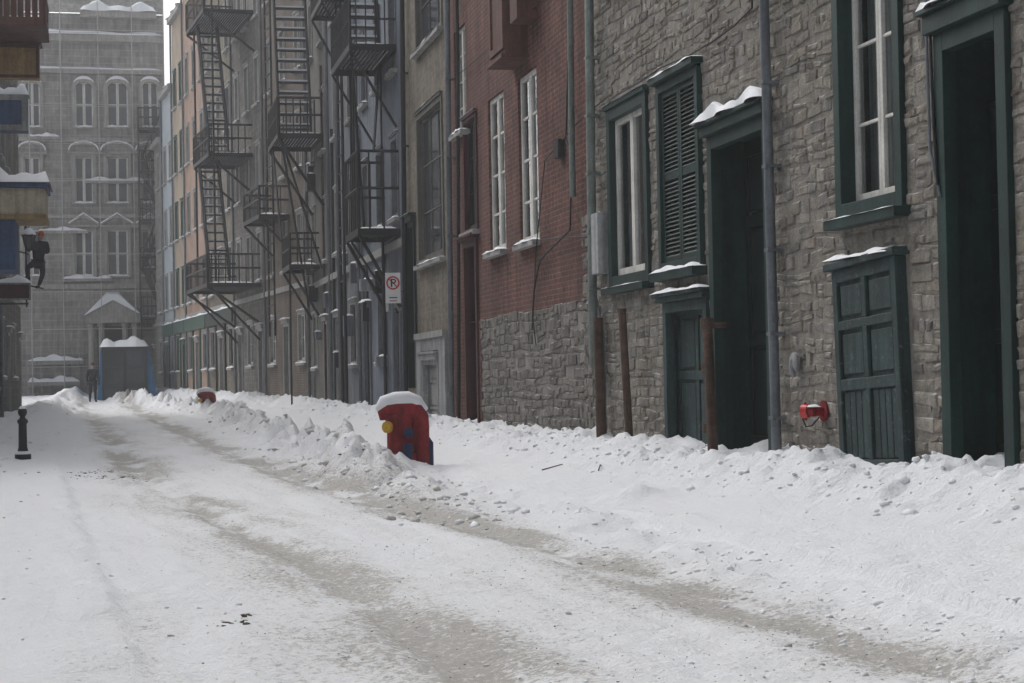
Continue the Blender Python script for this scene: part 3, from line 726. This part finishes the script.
def f3(mb,sn):
    platform(mb,sn,50.6,53.6,1.3,7.0,1.0,br=1.9,bar=.03,sb=.2)
    stair(mb,sn,51.2,7.0,53.2,13.8,.3,1.2,bar=.03,step=.32)
    mb.tube([(50.7,1.2,6.9),(50.7,.1,3.2)],.035,IRON,6); mb.tube([(53.4,1.2,6.9),(51,1.2,4.0)],.035,IRON,6)
    mb.tube([(50.7,1.2,6.9),(52.6,.3,2.2)],.035,IRON,6)
    platform(mb,sn,52.0,54.2,.9,3.4,.9,br=1.4,bar=.025,sb=.2)
    mb.tube([(54.0,.7,3.3),(54.0,.7,-.8)],.03,IRON,6)
fesc(FR,f3)
def f3b(mb,sn):
    platform(mb,sn,44.6,47.0,.7,9.6,1.0,br=1.2,bar=.022)
    for u in (44.4,45.2): mb.tube([(u,.25,-.8),(u,.25,12)],.04,IRON,6)
    v=2.5
    while v<12: mb.tube([(44.4,.25,v),(45.2,.25,v)],.025,IRON,5); v+=.45
    mb.tube([(46.4,.15,8),(46.4,.15,-.8)],.05,STEEL,6)
fesc(FR,f3b)
def f4(mb,sn):
    def pl(v,a,b,o): platform(mb,sn,a,b,o,v,1.0,br=1.3,bar=.03,sb=.24)
    pl(3.5,8.4,13.6,1.9); pl(8.2,9.6,13.4,1.6); pl(13.2,9.0,13.4,1.8)
    stair(mb,sn,10.4,3.5,12.8,8.2,.8,1.5,bar=.03,step=.32); stair(mb,sn,10.2,8.2,12.6,13.2,.8,1.5,bar=.03,step=.32)
    for u in (9.0,13.4): mb.tube([(u,1.5,3.6),(u,1.5,14.5)],.04,IRON,6)
    mb.tube([(8.6,1.8,3.4),(8.6,.05,1.5)],.04,IRON,6); mb.tube([(13.4,1.8,3.4),(13.4,.05,1.5)],.04,IRON,6)
fesc(FB,f4)
def f4b(mb,sn):
    for u in (3.2,4.2): mb.tube([(u,.5,1.5),(u,.5,14.5)],.035,IRON,6)
    platform(mb,sn,3.0,6.0,1.0,5.4,.9,br=1.0,bar=.028,sb=.24)
    v=2
    while v<14: mb.tube([(3.2,.5,v),(4.2,.5,v)],.025,IRON,5); v+=.5
fesc(FB,f4b)
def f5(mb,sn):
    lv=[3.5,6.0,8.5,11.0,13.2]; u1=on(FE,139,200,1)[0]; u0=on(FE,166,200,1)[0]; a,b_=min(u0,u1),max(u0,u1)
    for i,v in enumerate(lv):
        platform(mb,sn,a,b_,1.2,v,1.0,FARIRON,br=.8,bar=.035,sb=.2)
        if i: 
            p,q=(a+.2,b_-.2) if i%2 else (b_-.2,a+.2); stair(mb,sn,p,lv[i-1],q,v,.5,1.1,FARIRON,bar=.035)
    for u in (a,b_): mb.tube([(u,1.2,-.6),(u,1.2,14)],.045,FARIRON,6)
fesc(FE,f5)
e=empty('wall_conduits',FR); mb=MB(); sn=MB()
for k in range(18):
    u=R(36.8,54.5); v=R(2,9); mb.tube([(u,.05,v),(u,.05,-.8)],R(.02,.045),random.choice([STEEL,IRON,GPIPE,RUST]),6)
for k in range(16):
    u=R(36.8,54); v=R(.3,6); w=R(.15,.45); h=R(.2,.6); mb.box(u,u+w,.003,R(.12,.3),v,v+h,random.choice([GREYP,IRON,STEEL,BLUEG]))
    sn.snow(u,u+w,.0,.2,v+h,.05,6)
mb.build('conduits',e); sn.build('snow',e,smooth='all')
# ================================================================== no parking sign
e=empty('no_parking_sign'); a=proj(35,393,288)
mb=MB(); mb.box(a.x-.15,a.x+.15,35,35.012,a.z-.30,a.z+.30,SIGNW); mb.build('plate',e,bevel=.004)
mb=MB(); n=28; vs=[];fs=[]
cz=a.z+.1
for k in range(n):
    q=2*math.pi*k/n
    for r_ in (.135,.102): vs.append((a.x+r_*math.cos(q),34.995,cz+r_*math.sin(q)))
for k in range(n): k2=(k+1)%n; fs.append((2*k,2*k+1,2*k2+1,2*k2))
mb.mesh(vs,fs,REDLENS)
X=T(a.x,34.993,cz)@Matrix.Rotation(math.radians(45),4,'Y'); mb.box(-.11,.11,-.001,.001,-.012,.012,REDLENS,X)
mb.build('ring',e)
mb=MB(); mb.box(a.x-.045,a.x-.015,34.990,34.992,cz-.08,cz+.08,BLK)
pts=[math.pi/2-math.pi*k/12 for k in range(13)]
for k in range(12):
    q0,q1=pts[k],pts[k+1]; mb.face([(a.x+.015+.048*math.cos(q0),34.991,cz+.034+.046*math.sin(q0)),(a.x+.015+.048*math.cos(q1),34.991,cz+.034+.046*math.sin(q1)),(a.x+.015+.02*math.cos(q1),34.991,cz+.034+.02*math.sin(q1)),(a.x+.015+.02*math.cos(q0),34.991,cz+.034+.02*math.sin(q0))],BLK)
for s in (1,-1): mb.box(a.x-.015,a.x+.015,34.990,34.992,cz+.034+s*.033-.013,cz+.034+s*.033+.013,BLK)
mb.box(a.x-.08,a.x+.08,34.990,34.994,a.z-.2,a.z-.18,BLK); mb.box(a.x-.07,a.x+.07,34.990,34.994,a.z-.26,a.z-.245,REDP)
mb.build('letter_p',e)
mb=MB(); mb.tube([(a.x,35.04,a.z+.36),(a.x,35.04,-1.3)],.027,STEEL,10); mb.build('post',e,smooth=True)
# ================================================================== terrain
def hsh(i,j,s): 
    q=np.sin(i*127.1+j*311.7+s*74.7)*43758.5453; return q-np.floor(q)
def vn(x,y,s):
    i=np.floor(x);j=np.floor(y);a=x-i;b=y-j;a=a*a*(3-2*a);b=b*b*(3-2*b)
    return (hsh(i,j,s)*(1-a)+hsh(i+1,j,s)*a)*(1-b)+(hsh(i,j+1,s)*(1-a)+hsh(i+1,j+1,s)*a)*b
def fbm(x,y,s,o=4):
    t=0;a=.5
    for k in range(o): t=t+a*vn(x*2**k+k*17.3,y*2**k+k*9.1,s+k); a*=.5
    return t/(1-.5**o)
def ss(a,b,x): t=np.clip((x-a)/(b-a),0,1); return t*t*(3-2*t)
def cx2(y): return np.interp(y,[4,13,17,23,45,80],[3.4,3.05,2.65,2.2,1.4,.3])
def wallx(y): return np.where(y<55,5.8,5.8-(y-55)*3.4/35)
def height(x,y):
    x=np.asarray(x,float);y=np.asarray(y,float)
    h=np.interp(y,[-60,28,85,100],[-1.22,-1.22,-.72,-.70])
    d=wallx(y)-x
    n1=fbm(x*2.2,y*1.4,1);n2=fbm(x*6,y*5,5);n3=fbm(x*1.1,y*.6,9)
    dd=d+.10*(n3-.5)
    bank=.09*ss(2.1,1.6,dd)+.07*ss(1.80,1.76,dd)*ss(15,13,y)+.13*ss(1.7,.7,d)+.28*ss(.95+.5*(n3-.5),.3,d)*(.4+1.0*n1)
    far=ss(16,24,y)
    berm=.52*far*np.exp(-((x-(wallx(y)-2.75+.35*(n3-.5)))/.42)**2)*np.clip(n1*2.2-.5,0,1.3)
    berm2=.09*(1-far)*np.exp(-((x-3.75)/.25)**2)*np.clip(n1*2.6-.9,0,1)
    mound=.12*np.exp(-((x-4.45)/.22)**2-((y-15.4)/.4)**2)*(.4+n2)+.17*np.exp(-((x-3.6)/.45)**2-((y-22.55)/.45)**2)*(.7+.6*n2)
    left=.22*ss(-1.5,-2.3,x)*(.4+n1)+.5*ss(45,60,y)*np.exp(-((x+1.9)/.7)**2)*np.clip(2*n3-.6,0,1)
    xe=.40-.045*np.minimum(y,40)+.16*(n3-.5)+.05*(n2-.5)
    left=left+.045*ss(xe+.09,xe-.06,x)*np.clip(.3+1.3*n1,0,1)
    c2=cx2(y);c1=c2-1.8
    rut=-.045*(np.exp(-((x-c1)/.18)**2)+np.exp(-((x-c2)/.20)**2))*(.5+n3)
    road=ss(-1.6,-1.0,x)*ss(2.0,2.6,d)
    tread=.036*road*(fbm((x-c2)*5.5,y*.5,61,3)-.5)
    ridge=ss(1.0,.6,d)+far*np.exp(-((d-2.75)/.6)**2)+.3*np.exp(-((d-2.15)/.3)**2)
    rough=np.clip(ridge,0,1)
    blk=vn(x*10,y*8,21); clump=np.clip(blk-.5,0,1)*.15*(rough+.06)*np.clip(n1*2.2-.5,0,1.4)
    h=h+bank+berm+berm2+mound+left+rut+tread+.06*(n3-.5)+(.035+.075*rough)*(n2-.5)+clump+.013*(fbm(x*18,y*16,31,3)-.5)*(1+.8*rough)
    h=h+.25*ss(86,93,y)*np.exp(-((x-0)/1.6)**2)*n1
    return h
ys=[-120,-60,-30,-12,-4,0,2,3.5]; y=5.0
while y<112: ys.append(y); y+=max(.025,.0048*y)
ys+=[125,160,260,500]
xs=[-400,-150,-60,-25,-12,-7]+list(np.arange(-4.2,6.3,.03))+[8,14,30,80,200,500]
GX,GY=np.meshgrid(np.array(xs),np.array(ys)); Z=height(GX,GY)
nx,ny=len(xs),len(ys)
co_=np.stack([GX.ravel(),GY.ravel(),Z.ravel()],1)
me=bpy.data.meshes.new('snowy_ground')
ii,jj=np.meshgrid(np.arange(nx-1),np.arange(ny-1)); q=(jj*nx+ii).ravel()
faces=np.stack([q,q+1,q+nx+1,q+nx],1)
me.from_pydata(co_.tolist(),[],faces.tolist())
me.polygons.foreach_set('use_smooth',[True]*len(faces))
c2=cx2(GY);c1=c2-1.8; n=fbm(GX*1.3,GY*.5,41); n_=fbm(GX*3,GY*2,47); n4=fbm(GX*.8,GY*.25,53); n5=fbm((GX-c2)*5.5,GY*.6,67,3)
dirt=(np.exp(-((GX-c1)/.42)**2)*.75+np.exp(-((GX-c2)/.36)**2)*.9)*np.clip(4.0*n*n_*(.4+1.2*n4)*(.5+n5)-.10,0,1)
dirt+=.42*ss(-1.0,.2,GX)*ss(3.7,3.0,GX)*np.clip(n*n5*2.8-.15,0,1)
dirt+=.35*ss(2.5,3.2,GX)*ss(4.1,3.5,GX)*n_*ss(14,18,GY)
dirt=np.clip(dirt,0,1)*np.where(GX<wallx(GY)-1.7,1,.1)
at=me.attributes.new('dirt','FLOAT','POINT'); at.data.foreach_set('value',dirt.ravel().astype(np.float32))
m,t,p=nt('street_snow')
tc=N(t,'ShaderNodeTexCoord').outputs['Object']
da=N(t,'ShaderNodeAttribute',attribute_name='dirt').outputs['Fac']
n1=noise_(t,tc,24,5,.8)
ad=N(t,'ShaderNodeMath',operation='ADD'); L(t,n1,ad.inputs[0]); L(t,mul(t,da,.27),ad.inputs[1])
sp=mr(t,ad.outputs[0],.64,.74,0,1)
sp=mul(t,sp,mr(t,da,.03,.3,0,1))
c=mixc(t,mul(t,da,.42),(.745,.76,.785),(.52,.505,.48))
c=mixc(t,mul(t,sp,.65),c,(.25,.23,.195))
L(t,c,p.inputs['Base Color']); p.inputs['Roughness'].default_value=.85; p.inputs['Specular IOR Level'].default_value=.2
bn=N(t,'ShaderNodeBump'); bn.inputs['Strength'].default_value=.9; bn.inputs['Distance'].default_value=.035
L(t,noise_(t,tc,22,5,.7),bn.inputs['Height']); L(t,bn.outputs[0],p.inputs['Normal'])
me.materials.append(m)
g=bpy.data.objects.new('snowy_ground',me); sc.collection.objects.link(g)
t1=(1+5**.5)/2
ICO=[Vector(v).normalized() for v in [(-1,t1,0),(1,t1,0),(-1,-t1,0),(1,-t1,0),(0,-1,t1),(0,1,t1),(0,-1,-t1),(0,1,-t1),(t1,0,-1),(t1,0,1),(-t1,0,-1),(-t1,0,1)]]
IF=[(0,11,5),(0,5,1),(0,1,7),(0,7,10),(0,10,11),(1,5,9),(5,11,4),(11,10,2),(10,7,6),(7,1,8),(3,9,4),(3,4,2),(3,2,6),(3,6,8),(3,8,9),(4,9,5),(2,4,11),(6,2,10),(8,6,7),(9,8,1)]
def chunk(mb,x,y,z,s,mat,fl=.7):
    rot=Matrix.Rotation(R(0,6.28),3,'Z')@Matrix.Rotation(R(0,6.28),3,'X')
    vs=[]; sx,sy=R(.7,1.4),R(.7,1.2)
    for v in ICO:
        q=rot@(v*R(.55,1.25)*s); q.z*=fl; vs.append((x+q.x*sx,y+q.y*sy,z+q.z))
    mb.mesh(vs,IF,mat)
cl=MB(); spots=[]
for k in range(3600):
    y=5.5*math.exp(R(0,1)*math.log(80/5.5)); w=float(wallx(np.array(y)))
    z_=random.random(); mt=SNOW
    if z_<.42:
        if y>15: x=w-random.gauss(2.75,.38); s=min(.08,abs(random.gauss(0,.026))+.008)
        else: x=w-random.gauss(2.2,.35); s=min(.04,abs(random.gauss(0,.010))+.004)
        if x<w-2.6 and R(0,1)<.4: mt=DSNOW
    elif z_<.76: x=w-abs(random.gauss(.35,.25))-.08; s=min(.06,abs(random.gauss(0,.018))+.006)
    elif z_<.95: x=R(-1.5,w-.4); s=min(.025,abs(random.gauss(0,.008))+.004); mt=DSNOW if x<3 and R(0,1)<.4 else SNOW
    else: x=random.gauss(-1.8,.3); s=min(.08,abs(random.gauss(0,.03))+.012)
    if x>w-.07: continue
    spots.append((x,y,s,mt))
hz=height(np.array([a[0] for a in spots]),np.array([a[1] for a in spots]))
for (x,y,s,mt),h in zip(spots,hz): chunk(cl,x,y,float(h)+s*.02,s,mt,.65)
cl.build('snow_clumps',smooth='all')
gv=MB(); pts=[]
for k in range(2000):
    y=6*math.exp(R(0,1)*math.log(50/6)); a=float(cx2(y))
    x=random.choice([a,a-1.8,a-.9])+random.gauss(0,.45); pts.append((x,y,R(.002,.006)))
for cx,cy,nn,sp_ in ((.56,9.2,14,.07),(.66,9.5,8,.05),(.0,24.5,90,.3),(-.25,26,70,.35),(3.1,22.5,50,.3)):
    for k in range(nn): pts.append((cx+random.gauss(0,sp_),cy+random.gauss(0,sp_*1.2),min(.03,.004+abs(random.gauss(0,.009)))))
hz=height(np.array([a[0] for a in pts]),np.array([a[1] for a in pts]))
for (x,y,s),h in zip(pts,hz): chunk(gv,x,y,float(h)+s*.1,s,GRAV,.5)
gv.build('road_grit')
st=MB()
def ground(x,y): return float(height(np.array([x]),np.array([y]))[0])
for (x,y,l,an) in ((4.6,19.5,.5,.3),(4.9,18.2,.35,1.2)):
    z=ground(x,y); st.tube([(x,y,z+.02),(x+l*.5*math.cos(an),y+l*.5*math.sin(an),z+.07),(x+l*math.cos(an),y+l*math.sin(an),z+.04)],[.008,.006,.003],RUST,5)
st.build('twigs')
# ================================================================== hydrants
def hydrant(loc,sc_=1.0):
    e=empty('fire_hydrant',T(*loc)@RZ(-6)@Matrix.Scale(sc_,4))
    mb=MB(); h=.77
    mb.tube([(-.22,0,h-.22),(-.225,0,h-.14),(-.19,0,h-.11),(-.08,0,h-.10),(.1,0,h-.10),(.16,0,h-.12),(.21,0,h-.2),(.225,0,h-.32),(.23,0,h-.6),(.23,0,-.3)],[.08,.11,.13,.14,.14,.135,.12,.11,.10,.10],REDP,18)
    mb.build('hood_and_standpipe',e,smooth=True)
    mb=MB(); mb.lathe((-.04,.02,-.3),[(.22,0),(.22,.40),(.185,.42),(.175,.46),(.17,.80),(.19,.83),(.19,.90),(.12,.97)],REDP,24)
    for k in range(8): q=k*math.pi/4; mb.lathe((-.04+.2*math.cos(q),.02+.2*math.sin(q),.10),[(.016,0),(.016,.035),(0,.035)],IRON,6)
    mb.build('barrel',e,smooth=True)
    mb=MB()
    mb.tube([(-.12,-.05,.46),(-.2,-.14,.46)],.07,REDP,14); mb.tube([(-.195,-.135,.46),(-.23,-.17,.46)],.075,YEL,14); mb.tube([(-.23,-.17,.46),(-.25,-.185,.46)],.022,YEL,5)
    mb.tube([(.03,-.12,.38),(.05,-.20,.38)],.055,REDP,14); mb.tube([(.05,-.20,.38),(.06,-.23,.38)],.065,BLUEP,14)
    mb.tube([(.04,-.21,-.2),(.04,-.22,.25)],.06,BLUEP,12); mb.tube([(.34,.02,-.2),(.34,.02,.24),(.30,.02,.29)],.045,BLUEP,10)
    mb.build('outlets',e,smooth=True)
    mb=MB()
    mb.tube([(-.34,0,h-.09),(-.25,0,h-.01),(-.1,0,h+.025),(.06,0,h+.03),(.18,0,h-.01),(.30,0,h-.11)],[.04,.10,.115,.115,.10,.04],SNOW,14)
    mb.build('snow',e,smooth=True)
hydrant((3.60,23.0,-1.06))
hydrant((2.75,57.5,-.93),.9)
p=proj(30.5,23,455); zb=ground(p.x,30.5)
e=empty('bollard',T(p.x,30.5,zb-.03)); mb=MB()
mb.lathe((0,0,0),[(.13,-.1),(.13,.1),(.1,.13),(.085,.16),(.07,.22),(.065,.6),(.085,.62),(.085,.66),(.05,.69),(.04,.72),(.06,.745),(.075,.79),(.065,.84),(.035,.87),(0,.88)],IRON,24)
mb.build('post',e,smooth=True); mb=MB(); mb.lathe((0,0,.84),[(.062,0),(.05,.035),(.02,.055),(0,.056)],SNOW,16); mb.build('snow',e,smooth=True)
mb=MB(); mb.lathe((0,0,.1),[(.125,0),(.135,.02),(.09,.055)],SNOW,16); mb.build('base_snow',e,smooth=True)
# ================================================================== entrance shelter
Y=86; a=proj(Y,103,398); b_=proj(Y,147,398); zt=proj(Y,125,348).z; z0_=a.z-.3
e=empty('entrance_shelter'); mb=MB()
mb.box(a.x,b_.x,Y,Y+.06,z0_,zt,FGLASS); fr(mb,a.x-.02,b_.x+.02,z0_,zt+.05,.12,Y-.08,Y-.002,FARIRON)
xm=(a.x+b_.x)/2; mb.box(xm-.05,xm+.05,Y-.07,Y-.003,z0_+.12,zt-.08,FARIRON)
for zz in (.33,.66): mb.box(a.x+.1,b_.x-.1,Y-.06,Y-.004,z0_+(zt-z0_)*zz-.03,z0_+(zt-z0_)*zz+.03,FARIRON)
mb.build('front',e)
mb=MB()
for x,s in ((a.x,-1),(b_.x,1)):
    w_=.3 if s<0 else .55
    mb.mesh([(x,Y,z0_),(x+s*w_,Y,z0_),(x+s*.08,Y,zt),(x,Y,zt),(x,Y+5,z0_),(x+s*w_,Y+5,z0_),(x+s*.08,Y+5,zt),(x,Y+5,zt)],[(0,1,2,3),(1,5,6,2),(3,2,6,7)],TARP)
mb.mesh([(a.x-.1,Y-.1,zt+.06),(b_.x+.1,Y-.1,zt+.06),(b_.x+.1,Y+5,zt+.3),(a.x-.1,Y+5,zt+.3)],[(0,1,2,3)],TARP)
mb.build('tarp_sides',e)
mb=MB(); mb.snow(a.x-.12,b_.x+.12,Y-.15,Y+5,zt+.06,.42,14,slope=.2); mb.build('snow',e,smooth='all')
# ================================================================== people
def skinfig(name,parent,V,Eg,rad,mat,root=0,sub=2):
    me=bpy.data.meshes.new(name); me.from_pydata(V,Eg,[]); o=bpy.data.objects.new(name,me); sc.collection.objects.link(o); o.parent=parent
    me.materials.append(mat)
    o.modifiers.new('skin','SKIN')
    for i,r in enumerate(rad):
        d=me.skin_vertices[0].data[i]; d.radius=(r,r) if not isinstance(r,tuple) else r; d.use_root=(i==root)
    s=o.modifiers.new('sub','SUBSURF'); s.levels=sub; s.render_levels=sub
    o.modifiers['skin'].use_smooth_shade=True
    return o
def person(name,mw,J,coat,legs,hat,scarf=None):
    e=empty(name,mw)
    V=[J['pel'],J['mid'],J['chest'],J['neck']]; Eg=[(0,1),(1,2),(2,3)]; Rr=[.165,.15,.175,.06]
    for s in 'LR':
        i=len(V); V+=[J['sh'+s],J['el'+s],J['wr'+s]]; Eg+=[(2,i),(i,i+1),(i+1,i+2)]; Rr+=[.085,.062,.045]
    skinfig('coat',e,V,Eg,Rr,coat)
    V=[J['pel']];Eg=[];Rr=[.14]
    for s in 'LR':
        i=len(V); V+=[J['hi'+s],J['kn'+s],J['an'+s]]; Eg+=[(0,i),(i,i+1),(i+1,i+2)]; Rr+=[.105,.075,.05]
    skinfig('trousers',e,V,Eg,Rr,legs)
    for s in 'LR':
        a=Vector(J['an'+s]); t_=Vector(J['toe'+s]); skinfig('boot_'+s,e,[tuple(a+(a-t_)*.15),tuple(a.lerp(t_,.5)),tuple(t_)],[(0,1),(1,2)],[.055,.052,.042],BLK,0,1)
        w=Vector(J['wr'+s]); d=(w-Vector(J['el'+s])).normalized(); sd=d.cross(Vector((0,1,0))).normalized() if abs(d.y)<.9 else Vector((1,0,0))
        V=[tuple(w),tuple(w+d*.08)];Eg=[(0,1)];Rr=[.03,.035]
        for k,(o_,l) in enumerate(((-.03,.06),(-.01,.075),(.01,.07),(.03,.055))):
            j=len(V); V+=[tuple(w+d*.10+sd*o_),tuple(w+d*(.10+l)+sd*o_+Vector((0,-.015,0)))]; Eg+=[(1,j),(j,j+1)]; Rr+=[.01,.008]
        j=len(V); V+=[tuple(w+d*.05+sd*-.045),tuple(w+d*.09+sd*-.06)]; Eg+=[(0,j),(j,j+1)]; Rr+=[.011,.009]
        skinfig('hand_'+s,e,V,Eg,Rr,BLK,0,1)
    nk=Vector(J['neck']); h=Vector(J['head'])
    mb=MB(); up=(h-nk).normalized()
    q=up.to_track_quat('Z','Y').to_matrix()
    mb.lathe(tuple(h-up*.12),[(.045,-.04),(.06,0),(.075,.05),(.08,.11),(.078,.16),(.06,.21),(.02,.235)],SKIN,16,q)
    mb.box(h.x-.012,h.x+.012,h.y-.1,h.y-.07,h.z-.03,h.z+.01,SKIN)
    for s in (-1,1): mb.box(h.x+s*.078-.01,h.x+s*.078+.01,h.y-.02,h.y+.02,h.z-.03,h.z+.03,SKIN); mb.box(h.x+s*.03-.01,h.x+s*.03+.01,h.y-.084,h.y-.07,h.z+.005,h.z+.017,BLK)
    mb.box(h.x-.02,h.x+.02,h.y-.08,h.y-.065,h.z-.06,h.z-.052,REDD)
    mb.build('head',e,smooth=True)
    mb=MB(); mb.lathe(tuple(h-up*.12),[(.088,.12),(.09,.14),(.088,.19),(.065,.235),(.02,.26)],hat,16,q); mb.build('knit_hat',e,smooth=True)
    if scarf: mb=MB(); mb.lathe(tuple(nk-up*.03),[(.09,0),(.1,.03),(.09,.08)],scarf,14); mb.build('scarf',e,smooth=True)
J=dict(pel=(0,0,.95),mid=(0,.01,1.12),chest=(0,.0,1.33),neck=(0,0,1.52),head=(0,-.01,1.67),
 shL=(-.19,0,1.44),elL=(-.27,.03,1.16),wrL=(-.26,-.06,.92),shR=(.19,0,1.44),elR=(.27,.04,1.16),wrR=(.25,-.05,.92),
 hiL=(-.1,0,.9),knL=(-.11,-.02,.5),anL=(-.12,.02,.1),toeL=(-.14,-.13,.05),hiR=(.1,0,.9),knR=(.12,.0,.5),anR=(.13,.04,.1),toeR=(.17,-.11,.05))
p=proj(83,93,400); person('person',T(p.x,83,ground(p.x,83)-.01)@RZ(165),J,COAT,JEAN,HATM)
p=proj(50,38,285)
J2=dict(pel=(0,0,.62),mid=(.02,.01,.80),chest=(.05,0,1.0),neck=(.07,0,1.18),head=(.09,-.02,1.33),
 shL=(-.13,0,1.12),elL=(-.30,-.05,1.22),wrL=(-.30,-.08,1.46),shR=(.24,0,1.10),elR=(.28,-.12,.86),wrR=(.02,-.22,.92),
 hiL=(-.1,0,.58),knL=(-.27,-.2,.45),anL=(-.24,-.02,.12),toeL=(-.3,-.15,.06),hiR=(.1,0,.58),knR=(.14,-.2,.3),anR=(.02,-.02,-.03),toeR=(-.05,-.15,-.08))
person('climbing_figure',T(p.x,50,p.z),J2,COAT,JEAN,ORNG,None)
mb=MB(); x=p.x-.3; mb.tube([(x,49.92,p.z+2.6),(x,49.92,p.z-.6)],.022,IRON,6); mb.tube([(-3.1,49.92,p.z+2.5),(x+.1,49.92,p.z+2.6)],.025,IRON,6); mb.tube([(-3.1,49.92,p.z-.5),(x+.05,49.92,p.z-.5)],.025,IRON,6); mb.tube([(x-.1,49.95,p.z+.02),(x+.45,49.95,p.z-.1)],.02,IRON,6)
mb.build('iron_bracket_pole')
# ================================================================== snow haze filling the street air
m=bpy.data.materials.new('snow_haze'); m.use_nodes=True; t=m.node_tree; t.nodes.remove(t.nodes['Principled BSDF'])
vs_=t.nodes.new('ShaderNodeVolumeScatter'); vs_.inputs['Density'].default_value=.0022; vs_.inputs['Color'].default_value=(.97,.98,1,1); vs_.inputs['Anisotropy'].default_value=0.0
t.links.new(vs_.outputs[0],t.nodes['Material Output'].inputs['Volume'])
mb=MB(); mb.box(-60,60,-20,140,-3,32,m); mb.build('snow_haze')
# ================================================================== light
w=bpy.data.worlds.new('World'); sc.world=w; w.use_nodes=True; t=w.node_tree; bg=t.nodes['Background']
sky=t.nodes.new('ShaderNodeTexSky'); sky.sky_type='NISHITA'; sky.sun_disc=False
el,az=math.radians(50),math.radians(-25)
sky.sun_elevation=el; sky.sun_rotation=az; sky.dust_density=4; sky.air_density=1.0
hs=t.nodes.new('ShaderNodeHueSaturation'); hs.inputs['Saturation'].default_value=.25; hs.inputs['Value'].default_value=1.5
t.links.new(sky.outputs[0],hs.inputs['Color']); t.links.new(hs.outputs[0],bg.inputs['Color']); bg.inputs['Strength'].default_value=.15
sl=bpy.data.lights.new('sun','SUN'); sl.energy=.65; sl.angle=math.radians(50); sl.color=(1,.99,.98)
so=bpy.data.objects.new('sun',sl); sc.collection.objects.link(so)
d=Vector((math.sin(az)*math.cos(el),math.cos(az)*math.cos(el),math.sin(el)))
so.rotation_euler=d.to_track_quat('Z','Y').to_euler()
sc.view_settings.view_transform='Standard'; sc.view_settings.look='None'; sc.view_settings.exposure=0
